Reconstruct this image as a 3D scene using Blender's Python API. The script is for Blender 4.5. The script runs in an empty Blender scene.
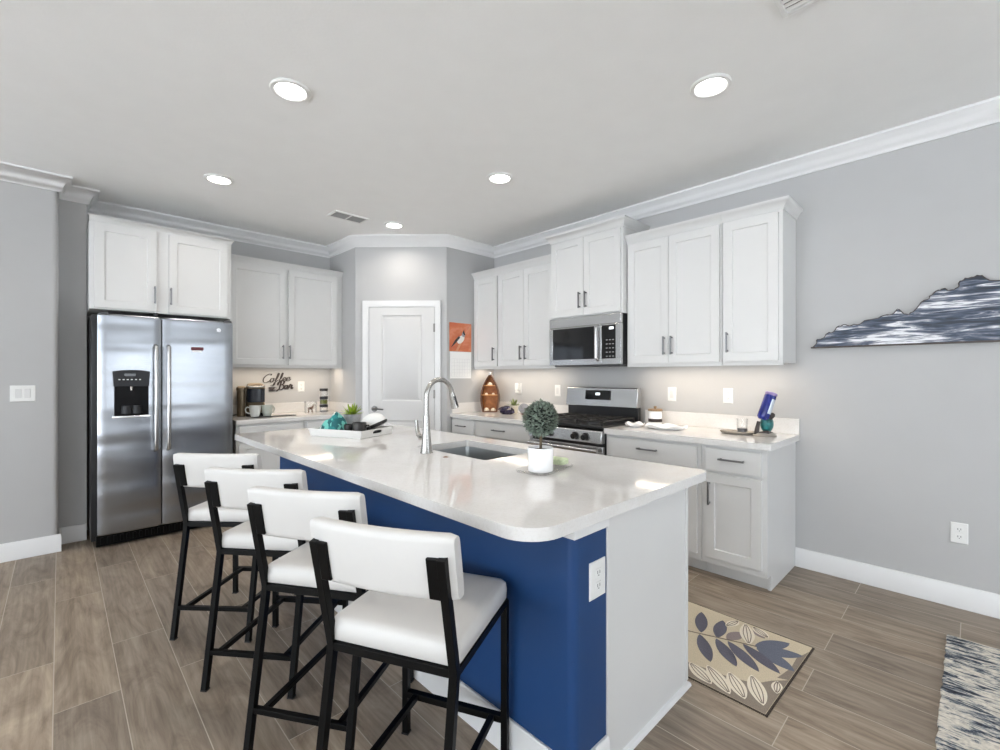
import bpy, bmesh, math, random
from mathutils import Vector, Matrix
random.seed(7)
S = bpy.context.scene
COL = S.collection
PI = math.pi

# ------------------------------------------------------------------ camera, world, lights, exposure
cam_d = bpy.data.cameras.new('camera')
cam = bpy.data.objects.new('camera', cam_d)
COL.objects.link(cam)
S.camera = cam
cam_d.sensor_fit = 'HORIZONTAL'
cam_d.sensor_width = 36.0
cam_d.lens = 457.0 / 1000.0 * 36.0
cam_d.shift_y = 0.0005
cam_d.clip_start = 0.05
cam.location = (0, 0, 1.32)
cam.rotation_euler = (PI / 2, 0, -math.radians(43.95))

world = bpy.data.worlds.new('world')
S.world = world
world.use_nodes = True
wbg = world.node_tree.nodes['Background']
wbg.inputs['Color'].default_value = (0.86, 0.93, 1.0, 1)
wbg.inputs['Strength'].default_value = 5.5
sun_d = bpy.data.lights.new('sun', 'SUN')          # lights the added ground for bounce; the house itself shades the rooms from it
sun_d.energy = 24.0
sun_d.angle = 0.02
sun_d.color = (0.90, 0.95, 1.0)
sun_o = bpy.data.objects.new('sun', sun_d)
COL.objects.link(sun_o)
sun_o.rotation_euler = (math.radians(-28), math.radians(22), 0)

S.view_settings.view_transform = 'Standard'
S.view_settings.look = 'None'
S.view_settings.gamma = 1.0
S.view_settings.use_curve_mapping = False
S.view_settings.exposure = 0.15
try:
    S.cycles.max_bounces = 10
    S.cycles.diffuse_bounces = 6
    S.cycles.glossy_bounces = 4
    S.cycles.sample_clamp_indirect = 8.0
    S.cycles.caustics_reflective = False
    S.cycles.caustics_refractive = False
except Exception:
    pass

CEIL = 2.81
XR, YL = 3.683, 5.25
XW, YB = -4.2, -4.5
CAN_SPOTS = [(0.868, 0.94), (2.41, 0.94), (0.868, 2.475), (2.39, 2.48), (0.872, 3.975), (2.385, 3.985)]
CAN_W, STRIP_W = 3.6, 2.6
CAN_COL = (1.0, 0.93, 0.85)
SLIDER = (0.3, 3.0, 0.0, 2.45)       # x0, x1, z0, z1 of the glass door opening behind the camera
FILL_WIN = (-4.0, 4.3, 0.08, 2.5)        # y0, y1, z0, z1 of the side-wall opening added for fill light


def area(name, loc, rot, sx, sy, power, color, portal=False, shape='RECTANGLE', spread=None):
    d = bpy.data.lights.new(name, 'AREA')
    d.shape = shape
    d.size = sx
    if shape in ('RECTANGLE', 'ELLIPSE'):
        d.size_y = sy
    d.energy = power
    d.color = color
    if spread:
        d.spread = spread
    if portal:
        d.cycles.is_portal = True
    o = bpy.data.objects.new(name, d)
    COL.objects.link(o)
    o.location = loc
    o.rotation_euler = rot
    return o


area('slider_daylight_portal', ((SLIDER[0] + SLIDER[1]) / 2, YB - 0.02, (SLIDER[2] + SLIDER[3]) / 2), (PI / 2, 0, 0),
     SLIDER[1] - SLIDER[0], SLIDER[3] - SLIDER[2], 1, (1, 1, 1), True)
area('fill_window_portal', (XW - 0.02, (FILL_WIN[0] + FILL_WIN[1]) / 2, (FILL_WIN[2] + FILL_WIN[3]) / 2), (0, -PI / 2, 0),
     FILL_WIN[3] - FILL_WIN[2], FILL_WIN[1] - FILL_WIN[0], 1, (1, 1, 1), True)


# ------------------------------------------------------------------ materials
def srgb(r, g, b):
    def f(c):
        c /= 255.0
        return c / 12.92 if c <= 0.04045 else ((c + 0.055) / 1.055) ** 2.4
    return (f(r), f(g), f(b), 1.0)


class N:
    """small node helper"""
    def __init__(self, name):
        self.m = bpy.data.materials.new(name)
        self.m.use_nodes = True
        self.t = self.m.node_tree
        self.b = self.t.nodes['Principled BSDF']

    def n(self, typ, **kw):
        nd = self.t.nodes.new(typ)
        for k, v in kw.items():
            if k in nd.inputs:
                nd.inputs[k].default_value = v
            else:
                setattr(nd, k, v)
        return nd

    def l(self, a, b):
        self.t.links.new(a, b)

    def obj(self, scale=(1, 1, 1), rot=(0, 0, 0), loc=(0, 0, 0)):
        tc = self.n('ShaderNodeTexCoord')
        mp = self.n('ShaderNodeMapping')
        mp.inputs['Scale'].default_value = scale
        mp.inputs['Rotation'].default_value = rot
        mp.inputs['Location'].default_value = loc
        self.l(tc.outputs['Object'], mp.inputs['Vector'])
        return mp.outputs['Vector']

    def noise(self, vec, scale, detail=3.0, rough=0.5, dist=0.0):
        nd = self.n('ShaderNodeTexNoise')
        nd.inputs['Scale'].default_value = scale
        nd.inputs['Detail'].default_value = detail
        nd.inputs['Roughness'].default_value = rough
        nd.inputs['Distortion'].default_value = dist
        if vec is not None:
            self.l(vec, nd.inputs['Vector'])
        return nd.outputs['Fac']

    def ramp(self, fac, stops, interp='LINEAR'):
        nd = self.n('ShaderNodeValToRGB')
        nd.color_ramp.interpolation = interp
        e = nd.color_ramp.elements
        while len(e) < len(stops):
            e.new(0.5)
        for i, (p, c) in enumerate(stops):
            e[i].position = p
            e[i].color = c
        self.l(fac, nd.inputs['Fac'])
        return nd.outputs['Color']

    def mix(self, a, b, fac, mode='MIX'):
        nd = self.n('ShaderNodeMix', data_type='RGBA', blend_type=mode)
        for sock, v in ((nd.inputs[0], fac), (nd.inputs[6], a), (nd.inputs[7], b)):
            if hasattr(v, 'is_linked'):
                self.l(v, sock)
            else:
                sock.default_value = v
        return nd.outputs[2]

    def bump(self, height, strength, distance=0.01):
        nd = self.n('ShaderNodeBump')
        nd.inputs['Strength'].default_value = strength
        nd.inputs['Distance'].default_value = distance
        self.l(height, nd.inputs['Height'])
        self.l(nd.outputs['Normal'], self.b.inputs['Normal'])


def plain(name, col, rough=0.5, metal=0.0, var=0.04, scale=6.0, spec=0.5, bump=0.0, bscale=200.0, coat=0.0):
    k = N(name)
    c = srgb(*col)
    dark = tuple(x * (1 - var) for x in c[:3]) + (1,)
    lite = tuple(min(1, x * (1 + var)) for x in c[:3]) + (1,)
    v = k.obj()
    k.l(k.ramp(k.noise(v, scale), [(0.3, dark), (0.7, lite)]), k.b.inputs['Base Color'])
    k.b.inputs['Roughness'].default_value = rough
    k.b.inputs['Metallic'].default_value = metal
    k.b.inputs['Specular IOR Level'].default_value = spec
    if coat:
        k.b.inputs['Coat Weight'].default_value = coat
    if bump:
        k.bump(k.noise(v, bscale, 2.0), bump, 0.002)
    return k.m


M = {}
M['wall'] = plain('wall_paint', (182, 182, 182), 0.75, var=0.01, bump=0.12, bscale=120)
M['ceiling'] = plain('ceiling_paint', (240, 240, 239), 0.9, var=0.01, bump=0.35, bscale=70)
M['trim'] = plain('trim_white', (222, 222, 222), 0.4, var=0.01)
M['cabinet'] = plain('cabinet_white', (210, 210, 209), 0.38, var=0.008)
M['door'] = plain('door_white', (208, 207, 206), 0.42, var=0.008)
M['pull'] = plain('gunmetal_pull', (128, 128, 130), 0.35, 0.85)
M['black_metal'] = plain('black_powder_coat', (7, 7, 7), 0.4, 0.0, var=0.1, spec=0.14)
M['leather'] = plain('white_leather', (204, 202, 199), 0.5, var=0.02, bump=0.08, bscale=160)
M['blue'] = plain('blue_paint', (28, 62, 108), 0.42, spec=0.35, var=0.03, scale=2)
M['black_plastic'] = plain('black_plastic', (24, 24, 26), 0.35, var=0.1)
M['black_glass'] = plain('black_glass', (12, 12, 14), 0.08, var=0.02)
M['recess'] = plain('dispenser_recess_black', (14, 14, 16), 0.5, spec=0.15)
M['dispenser_grey'] = plain('dispenser_grey', (44, 45, 48), 0.45, spec=0.25)
M['dark_grey'] = plain('dark_grey_plastic', (62, 63, 66), 0.4)
M['white_plastic'] = plain('white_plastic', (226, 226, 224), 0.35, var=0.01)
M['slot'] = plain('socket_slot', (70, 70, 72), 0.6)
M['ceramic'] = plain('white_ceramic', (244, 244, 244), 0.25, var=0.01)
M['brass'] = plain('nickel_hinge', (150, 148, 144), 0.35, 0.9)
M['chrome'] = plain('chrome', (215, 215, 215), 0.14, 1.0, var=0.01)
M['nickel'] = plain('brushed_nickel', (180, 178, 174), 0.27, 1.0, var=0.02)
M['mug'] = plain('mug_glaze', (214, 218, 216), 0.3)
M['mug2'] = plain('mug_glaze_grey', (186, 192, 184), 0.3)
M['bronze'] = plain('bronze_plastic', (108, 94, 74), 0.32, 0.45)
M['brewer_face'] = plain('brewer_face', (34, 38, 48), 0.22)
M['wood'] = plain('boat_wood', (168, 104, 50), 0.55, var=0.25, scale=30)
M['wood_dark'] = plain('boat_rim_wood', (96, 60, 34), 0.5, var=0.2, scale=30)
M['wood_light'] = plain('boat_shelf_wood', (214, 156, 96), 0.55, var=0.15, scale=30)
M['shell'] = plain('sea_shell', (240, 224, 200), 0.5, var=0.06, scale=60)
M['gem'] = plain('dark_purple_crystal', (46, 40, 62), 0.2, var=0.35, scale=40)
M['concrete'] = plain('concrete_pot', (172, 172, 174), 0.8, var=0.12, scale=60)
M['cream_pot'] = plain('cream_pot', (226, 218, 200), 0.5)
M['succulent'] = plain('succulent_leaf', (136, 160, 46), 0.45, var=0.3, scale=25)
M['succulent_b'] = plain('small_succulent_leaf', (120, 134, 84), 0.45, var=0.3, scale=25)
M['topiary'] = plain('topiary_leaf', (112, 124, 112), 0.6, var=0.7, scale=110)
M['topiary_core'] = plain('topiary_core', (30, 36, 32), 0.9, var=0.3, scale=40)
M['bark'] = plain('bark', (92, 80, 62), 0.8, var=0.2, scale=60)
M['soil'] = plain('soil', (58, 48, 40), 0.95, var=0.3, scale=120)
M['sponge'] = plain('green_sponge', (196, 208, 172), 0.9, var=0.15, scale=90)
M['cap_white'] = plain('cap_cloth', (226, 226, 224), 0.7, var=0.03)
M['sign'] = plain('sign_black', (52, 44, 42), 0.55)
M['lid_wood'] = plain('canister_lid_wood', (142, 118, 90), 0.55, var=0.15, scale=50)
M['pebble'] = plain('pewter_tray', (158, 152, 144), 0.4, 0.35)
M['disc'] = plain('grey_disc', (140, 140, 144), 0.5, var=0.2, scale=60)
M['bottle_blue'] = plain('bottle_blue', (26, 40, 128), 0.25, var=0.35, scale=9)
M['bottle_silver'] = plain('bottle_silver', (206, 214, 226), 0.25, 0.2)
M['bottle_cap'] = plain('bottle_cap_violet', (140, 122, 170), 0.3)
M['jar_green'] = plain('jar_contents_green', (112, 120, 40), 0.6, var=0.3, scale=90)
M['sticker'] = plain('sticker_maroon', (92, 32, 40), 0.5)
M['sticker_white'] = plain('sticker_white', (225, 225, 225), 0.5)
M['bounce_pale'] = plain('bounce_ground_grey', (206, 206, 206), 0.9, var=0.06, scale=1)
M['paper'] = plain('calendar_paper', (242, 242, 240), 0.7, var=0.01)
M['paper_line'] = plain('calendar_ink', (204, 204, 206), 0.7)
M['ink'] = plain('ink_dark', (52, 48, 50), 0.7)
M['grey_feather'] = plain('grey_feather_ink', (150, 148, 152), 0.7)
M['white_feather'] = plain('white_feather_ink', (226, 222, 216), 0.7)
M['branch_ink'] = plain('branch_ink', (214, 152, 118), 0.7)
M['vent_dark'] = plain('vent_shadow_grey', (96, 96, 98), 0.8)
M['vent_grey'] = plain('vent_grey', (150, 150, 150), 0.6)


def glass(name, col=(0.95, 0.97, 0.97, 1), rough=0.02):
    k = N(name)
    k.b.inputs['Base Color'].default_value = col
    k.b.inputs['Roughness'].default_value = rough
    k.b.inputs['Transmission Weight'].default_value = 1.0
    k.b.inputs['IOR'].default_value = 1.45
    k.b.inputs['Alpha'].default_value = 0.25
    return k.m


M['glass'] = glass('clear_glass')


def emission(name, col, strength):
    k = N(name)
    k.b.inputs['Base Color'].default_value = (0.9, 0.9, 0.9, 1)
    k.b.inputs['Emission Color'].default_value = col
    k.b.inputs['Emission Strength'].default_value = strength
    return k.m


M['lens'] = emission('light_lens', (1, 0.97, 0.92, 1), 12.0)
M['led'] = emission('led_strip', (1, 0.9, 0.78, 1), 4.0)
M['display'] = emission('display_digits', (0.85, 0.95, 1, 1), 1.6)


def m_floor():
    k = N('wood_look_tile')
    tc = k.n('ShaderNodeTexCoord')
    sp = k.n('ShaderNodeSeparateXYZ')
    k.l(tc.outputs['Object'], sp.inputs[0])
    cb = k.n('ShaderNodeCombineXYZ')
    ax = k.n('ShaderNodeMath', operation='ADD')
    ax.inputs[1].default_value = 0.018 + 0.205 * 40
    k.l(sp.outputs['X'], ax.inputs[0])
    ay = k.n('ShaderNodeMath', operation='ADD')
    ay.inputs[1].default_value = 30.0
    k.l(sp.outputs['Y'], ay.inputs[0])
    k.l(ay.outputs[0], cb.inputs['X'])
    k.l(ax.outputs[0], cb.inputs['Y'])
    br = k.n('ShaderNodeTexBrick', offset=0.37, offset_frequency=2)
    br.inputs['Scale'].default_value = 1.0
    br.inputs['Brick Width'].default_value = 1.22
    br.inputs['Row Height'].default_value = 0.205
    br.inputs['Mortar Size'].default_value = 0.0018
    br.inputs['Mortar Smooth'].default_value = 0.1
    br.inputs['Bias'].default_value = 0.0
    br.inputs['Color1'].default_value = (0, 0, 0, 1)
    br.inputs['Color2'].default_value = (1, 1, 1, 1)
    br.inputs['Mortar'].default_value = (0.5, 0.5, 0.5, 1)
    k.l(cb.outputs[0], br.inputs['Vector'])
    # per-plank shift of the grain so that planks differ
    sh = k.n('ShaderNodeMath', operation='MULTIPLY')
    sh.inputs[1].default_value = 13.0
    k.l(br.outputs['Color'], sh.inputs[0])
    gv = k.n('ShaderNodeCombineXYZ')
    gx = k.n('ShaderNodeMath', operation='MULTIPLY')
    gx.inputs[1].default_value = 5.0
    k.l(sp.outputs['X'], gx.inputs[0])
    k.l(gx.outputs[0], gv.inputs['X'])
    k.l(sp.outputs['Y'], gv.inputs['Y'])
    k.l(sh.outputs[0], gv.inputs['Z'])
    g1 = k.noise(gv.outputs[0], 2.2, 6.0, 0.65, 1.3)
    gv2 = k.n('ShaderNodeCombineXYZ')
    gx2 = k.n('ShaderNodeMath', operation='MULTIPLY')
    gx2.inputs[1].default_value = 28.0
    k.l(sp.outputs['X'], gx2.inputs[0])
    k.l(gx2.outputs[0], gv2.inputs['X'])
    k.l(sp.outputs['Y'], gv2.inputs['Y'])
    k.l(sh.outputs[0], gv2.inputs['Z'])
    g2 = k.noise(gv2.outputs[0], 2.0, 4.0, 0.6)
    base = k.ramp(g1, [(0.25, srgb(122, 108, 95)), (0.5, srgb(166, 152, 137)), (0.75, srgb(192, 179, 162))])
    fine = k.ramp(g2, [(0.3, srgb(200, 196, 190)), (0.65, srgb(255, 255, 255))])
    c = k.mix(base, fine, 0.75, 'MULTIPLY')
    tone = k.ramp(br.outputs['Color'], [(0.0, srgb(222, 220, 219)), (1.0, srgb(255, 250, 243))])
    c = k.mix(c, tone, 1.0, 'MULTIPLY')
    c = k.mix(c, srgb(186, 175, 160), br.outputs['Fac'])
    k.l(c, k.b.inputs['Base Color'])
    k.b.inputs['Roughness'].default_value = 0.42
    k.b.inputs['Specular IOR Level'].default_value = 0.4
    k.bump(br.outputs['Fac'], -0.25, 0.002)
    return k.m


def m_quartz():
    k = N('white_quartz')
    v = k.obj()
    f = k.noise(v, 1.6, 6.0, 0.6, 1.4)
    c = k.ramp(f, [(0.40, srgb(217, 215, 212)), (0.5, srgb(221, 219, 217)), (0.62, srgb(224, 223, 221))])
    sp = k.ramp(k.noise(v, 110, 2), [(0.35, srgb(244, 243, 241)), (0.5, srgb(255, 255, 255))])
    k.l(k.mix(c, sp, 0.5, 'MULTIPLY'), k.b.inputs['Base Color'])
    k.b.inputs['Roughness'].default_value = 0.07
    k.b.inputs['Specular IOR Level'].default_value = 0.6
    return k.m


def m_steel(name, col, rough, wav=0.0, axis='z'):
    k = N(name)
    v = k.obj(scale=(400, 400, 3) if axis == 'z' else (3, 3, 400))
    f = k.noise(v, 1.0, 2)
    c = srgb(*col)
    k.l(k.ramp(f, [(0.3, tuple(x * 0.93 for x in c[:3]) + (1,)), (0.7, c)]), k.b.inputs['Base Color'])
    k.b.inputs['Metallic'].default_value = 1.0
    k.b.inputs['Roughness'].default_value = rough
    if wav:
        w = k.noise(k.obj(scale=(0.5, 0.5, 3.4)), 1.6, 1.0, 0.4)
        k.bump(w, wav, 0.03)
        k.b.inputs['Anisotropic'].default_value = 0.85
        tg = k.n('ShaderNodeTangent', direction_type='RADIAL', axis='Z')
        k.l(tg.outputs['Tangent'], k.b.inputs['Tangent'])
    return k.m


M['floor'] = m_floor()
M['quartz'] = m_quartz()
M['steel'] = m_steel('stainless_steel', (200, 200, 200), 0.26, axis='x')
M['fridge_steel'] = m_steel('fridge_stainless', (160, 163, 168), 0.27, 0.42, axis='x')
M['sink_steel'] = m_steel('sink_stainless', (176, 179, 180), 0.3, axis='x')


def m_rug_abstract():
    k = N('abstract_rug')
    v = k.obj(scale=(44, 11, 1), rot=(0, 0, 0.75))
    v2 = k.obj(scale=(6, 6, 1))
    v3 = k.obj(scale=(60, 60, 1))
    a = k.noise(v, 1.0, 5.0, 0.7, 0.8)
    b = k.noise(v2, 0.8, 2.0, 0.5)
    ad = k.n('ShaderNodeMath', operation='MULTIPLY_ADD')
    ad.inputs[1].default_value = 0.4
    k.l(b, ad.inputs[0])
    k.l(a, ad.inputs[2])
    c = k.ramp(ad.outputs[0], [(0.53, srgb(34, 37, 46)), (0.62, srgb(66, 76, 92)), (0.67, srgb(150, 154, 156)), (0.72, srgb(214, 208, 196)), (0.9, srgb(226, 220, 208))])
    fz = k.noise(v3, 1.0, 2)
    k.l(k.mix(c, k.ramp(fz, [(0.3, srgb(190, 190, 190)), (0.6, srgb(255, 255, 255))]), 0.6, 'MULTIPLY'), k.b.inputs['Base Color'])
    k.b.inputs['Roughness'].default_value = 0.95
    k.bump(fz, 0.6, 0.004)
    return k.m


def m_woven(name, col, var=0.14):
    k = N(name)
    v = k.obj(scale=(90, 400, 1))
    c = srgb(*col)
    k.l(k.ramp(k.noise(v, 1.0, 3), [(0.3, tuple(x * (1 - var) for x in c[:3]) + (1,)), (0.7, tuple(min(1, x * (1 + var)) for x in c[:3]) + (1,))]), k.b.inputs['Base Color'])
    k.b.inputs['Roughness'].default_value = 0.92
    k.bump(k.noise(k.obj(scale=(500, 500, 1)), 1.0, 1), 0.4, 0.001)
    return k.m


M['rug'] = m_rug_abstract()
M['mat_tan'] = m_woven('mat_tan', (206, 192, 166))
M['mat_brown'] = m_woven('mat_brown', (140, 128, 116))
M['mat_navy'] = m_woven('mat_navy_leaf', (98, 96, 108), 0.22)
M['mat_slate'] = m_woven('mat_slate_leaf', (104, 108, 122), 0.2)
M['mat_mauve'] = m_woven('mat_mauve_leaf', (142, 128, 126))
M['mat_cream'] = m_woven('mat_cream_leaf', (232, 222, 204), 0.08)
M['mat_line'] = m_woven('mat_leaf_vein', (120, 106, 96))
M['mat_edge'] = m_woven('mat_binding', (62, 52, 46))


def m_art():
    k = N('painted_ridge')
    v = k.obj(scale=(1, 3.2, 34))
    a = k.noise(v, 1.2, 5.0, 0.65, 1.2)
    b = k.noise(k.obj(scale=(1, 2.0, 9)), 1.6, 3.0, 0.5, 0.5)
    ad = k.n('ShaderNodeMath', operation='MULTIPLY_ADD')
    ad.inputs[1].default_value = 0.7
    k.l(b, ad.inputs[0])
    k.l(a, ad.inputs[2])
    c = k.ramp(ad.outputs[0], [(0.68, srgb(30, 38, 52)), (0.80, srgb(54, 68, 88)), (0.87, srgb(96, 102, 118)), (0.93, srgb(156, 158, 166)), (0.98, srgb(224, 225, 229))])
    k.l(c, k.b.inputs['Base Color'])
    k.b.inputs['Roughness'].default_value = 0.5
    return k.m


def m_teal():
    k = N('teal_patterned_cloth')
    vo = k.n('ShaderNodeTexVoronoi')
    vo.inputs['Scale'].default_value = 38
    k.l(k.obj(), vo.inputs['Vector'])
    c = k.ramp(vo.outputs['Color'], [(0.0, srgb(16, 92, 96)), (0.5, srgb(30, 122, 122)), (0.62, srgb(110, 190, 180)), (0.86, srgb(226, 236, 230))], 'CONSTANT')
    k.l(c, k.b.inputs['Base Color'])
    k.b.inputs['Roughness'].default_value = 0.7
    return k.m


def m_calendar():
    k = N('calendar_photo')
    f = k.noise(k.obj(scale=(3, 3, 5)), 2.0, 3.0)
    c = k.ramp(f, [(0.3, srgb(196, 96, 66)), (0.5, srgb(206, 118, 80)), (0.62, srgb(216, 138, 108)), (0.75, srgb(186, 108, 96))])
    k.l(c, k.b.inputs['Base Color'])
    k.b.inputs['Roughness'].default_value = 0.5
    return k.m


M['art'] = m_art()
M['art_edge'] = plain('ridge_edge_dark', (74, 66, 62), 0.7, var=0.3, scale=40)
M['teal'] = m_teal()
M['teal_dark'] = plain('teal_shell', (30, 104, 104), 0.35, var=0.45, scale=45)
M['calendar'] = m_calendar()


# ------------------------------------------------------------------ mesh builder
class B:
    def __init__(self):
        self.bm = bmesh.new()
        self.mi = 0

    def _fin(self, faces):
        for f in faces:
            f.material_index = self.mi

    def poly(self, pts):
        f = self.bm.faces.new([self.bm.verts.new(p) for p in pts])
        f.material_index = self.mi
        return f

    def box(self, x0, x1, y0, y1, z0, z1):
        if x0 > x1: x0, x1 = x1, x0
        if y0 > y1: y0, y1 = y1, y0
        if z0 > z1: z0, z1 = z1, z0
        v = [self.bm.verts.new(p) for p in ((x0, y0, z0), (x1, y0, z0), (x1, y1, z0), (x0, y1, z0), (x0, y0, z1), (x1, y0, z1), (x1, y1, z1), (x0, y1, z1))]
        self._fin([self.bm.faces.new([v[i] for i in q]) for q in ((3, 2, 1, 0), (4, 5, 6, 7), (0, 1, 5, 4), (1, 2, 6, 5), (2, 3, 7, 6), (3, 0, 4, 7))])
        return self

    def ring_loft(self, rings, caps=True, closed=True):
        vs = [[self.bm.verts.new(p) for p in r] for r in rings]
        n = len(vs[0])
        fs = []
        for a, b in zip(vs[:-1], vs[1:]):
            for i in range(n if closed else n - 1):
                j = (i + 1) % n
                try:
                    fs.append(self.bm.faces.new((a[i], a[j], b[j], b[i])))
                except ValueError:
                    pass
        if caps and n > 2:
            fs.append(self.bm.faces.new(list(reversed(vs[0]))))
            fs.append(self.bm.faces.new(vs[-1]))
        self._fin(fs)
        return self

    def prism(self, pts, d):
        """pts: planar 3D outline; d: extrusion vector"""
        d = Vector(d)
        return self.ring_loft([[Vector(p) for p in pts], [Vector(p) + d for p in pts]])

    def lathe(self, prof, c=(0, 0, 0), seg=28, mat=None, caps=True):
        """prof: (r, z) list, axis z through c; mat: optional 4x4 applied after"""
        rings = []
        for r, z in prof:
            ring = []
            for i in range(seg):
                a = 2 * PI * i / seg
                p = Vector((r * math.cos(a), r * math.sin(a), z))
                if mat is not None:
                    p = mat @ p
                ring.append(p + Vector(c))
            rings.append(ring)
        return self.ring_loft(rings, caps)

    def tube(self, path, r, seg=10, square=False, flat=1.0, up=(0, 0, 1)):
        path = [Vector(p) for p in path]
        rr = r if isinstance(r, (list, tuple)) else [r] * len(path)
        n = 4 if square else seg
        rings = []
        prevn = None
        for i, p in enumerate(path):
            a = path[max(i - 1, 0)]
            b = path[min(i + 1, len(path) - 1)]
            t = (b - a).normalized()
            if prevn is None:
                u = Vector(up)
                if abs(t.dot(u)) > 0.95:
                    u = Vector((1, 0, 0))
                nx = (u - t * t.dot(u)).normalized()
            else:
                nx = (prevn - t * t.dot(prevn)).normalized()
            prevn = nx
            ny = t.cross(nx)
            k = 1.0
            if square:
                k = math.sqrt(2)
                if 0 < i < len(path) - 1:
                    d1 = (p - a).normalized()
                    d2 = (b - p).normalized()
                    c = max(0.5, math.sqrt((1 + d1.dot(d2)) / 2))
                    k = k / c ** 0.5
            ring = []
            for j in range(n):
                an = 2 * PI * j / n + (PI / 4 if square else 0)
                ring.append(p + (nx * math.cos(an) * flat + ny * math.sin(an)) * rr[i] * k)
            rings.append(ring)
        return self.ring_loft(rings)

    def cyl(self, p0, p1, r, seg=20, r1=None):
        return self.tube([p0, p1], [r, r1 if r1 is not None else r], seg)

    def sphere(self, c, r, u=20, v=12, scale=(1, 1, 1), rot=None):
        rings = []
        for i in range(v + 1):
            th = PI * i / v
            ring = []
            for j in range(u):
                a = 2 * PI * j / u
                s = max(math.sin(th), 0.002)
                p = Vector((r * s * math.cos(a) * scale[0], r * s * math.sin(a) * scale[1], -r * math.cos(th) * scale[2]))
                if rot is not None:
                    p = rot @ p
                ring.append(p + Vector(c))
            rings.append(ring)
        return self.ring_loft(rings)

    def sweep(self, path, prof, side=1, closed_profile=True):
        """path: 2D corner points; prof: (outward, z) outline; side: +1 left of the path"""
        P = [Vector(p) for p in path]
        rings = []
        for i, p in enumerate(P):
            ns = []
            if i > 0:
                t = (P[i] - P[i - 1]).normalized()
                ns.append(Vector((-t.y, t.x)) * side)
            if i < len(P) - 1:
                t = (P[i + 1] - P[i]).normalized()
                ns.append(Vector((-t.y, t.x)) * side)
            m = ns[0] if len(ns) == 1 else (ns[0] + ns[1]) / (1 + ns[0].dot(ns[1]))
            rings.append([Vector((p.x + m.x * o, p.y + m.y * o, z)) for o, z in prof])
        return self.ring_loft(rings)

    def build(self, name, mats, parent=None, bevel=0.0, seg=2, smooth=True, sub=0, angle=35, local=False):
        bmesh.ops.recalc_face_normals(self.bm, faces=self.bm.faces[:])
        me = bpy.data.meshes.new(name)
        if parent is not None and not local:
            off = -root_of(parent).location
            bmesh.ops.translate(self.bm, verts=self.bm.verts[:], vec=off)
        if smooth:
            for f in self.bm.faces:
                f.smooth = True
        self.bm.to_mesh(me)
        self.bm.free()
        if smooth:
            me.set_sharp_from_angle(angle=math.radians(angle))
        for m in (mats if isinstance(mats, (list, tuple)) else [mats]):
            me.materials.append(m)
        o = bpy.data.objects.new(name, me)
        COL.objects.link(o)
        if parent is not None:
            o.parent = parent
        if bevel:
            md = o.modifiers.new('bevel', 'BEVEL')
            md.width = bevel
            md.segments = seg
            md.limit_method = 'ANGLE'
            md.angle_limit = math.radians(32)
            md.harden_normals = False
        if sub:
            md = o.modifiers.new('sub', 'SUBSURF')
            md.levels = sub
            md.render_levels = sub
        return o


def root_of(o):
    while o.parent is not None:
        o = o.parent
    return o


def tag(o, label, cat, group=None, kind=None):
    o['label'] = label
    o['category'] = cat
    if group:
        o['group'] = group
    if kind:
        o['kind'] = kind
    return o


def thing(name, loc, label, cat, group=None):
    o = bpy.data.objects.new(name, None)
    o.empty_display_size = 0.1
    COL.objects.link(o)
    o.location = loc
    return tag(o, label, cat, group)


def struct(o, label, cat):
    o['kind'] = 'structure'
    o['label'] = label
    o['category'] = cat
    return o


def copy_tree(o, parent=None):
    c = o.copy()
    COL.objects.link(c)
    if parent is not None:
        c.parent = parent
    for ch in list(o.children):
        copy_tree(ch, c)
    return c


def rrect(x0, x1, y0, y1, radii, seg=8):
    """rounded rectangle outline; radii order: (x0y0, x1y0, x1y1, x0y1)"""
    out = []
    cs = ((x0, y0, 1, 1, PI), (x1, y0, -1, 1, 1.5 * PI), (x1, y1, -1, -1, 0), (x0, y1, 1, -1, 0.5 * PI))
    for (x, y, sx, sy, a0), r in zip(cs, radii):
        if r <= 0:
            out.append((x, y))
            continue
        for i in range(seg + 1):
            a = a0 + (PI / 2) * i / seg
            out.append((x + sx * r + r * math.cos(a), y + sy * r + r * math.sin(a)))
    return out


class Face:
    """(a, d, z) on a wall face -> world: a along the wall, d out of the wall into the room"""
    def __init__(self, facing, pos):
        self.f, self.p = facing, pos

    def w(self, a, d, z):
        if self.f == '-x':
            return (self.p - d, a, z)
        if self.f == '-y':
            return (a, self.p - d, z)
        if self.f == '+x':
            return (self.p + d, a, z)
        o, u, n = self.p      # general: origin, along, normal
        return (o[0] + u[0] * a + n[0] * d, o[1] + u[1] * a + n[1] * d, z)

    def box(self, b, a0, a1, d0, d1, z0, z1):
        rs = []
        for d in (d0, d1):
            rs.append([Vector(self.w(a, d, z)) for a, z in ((a0, z0), (a1, z0), (a1, z1), (a0, z1))])
        return b.ring_loft(rs)


def shaker(face, a0, a1, z0, z1, t=0.02, rail=0.058, rec=0.008, slope=0.004):
    b = B()
    W = face.w

    def ring(i, d):
        return [Vector(W(a, d, z)) for a, z in ((a0 + i, z0 + i), (a1 - i, z0 + i), (a1 - i, z1 - i), (a0 + i, z1 - i))]
    b.ring_loft([ring(0, 0.0), ring(0, t), ring(rail, t), ring(rail + slope, t - rec)])
    return b


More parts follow.
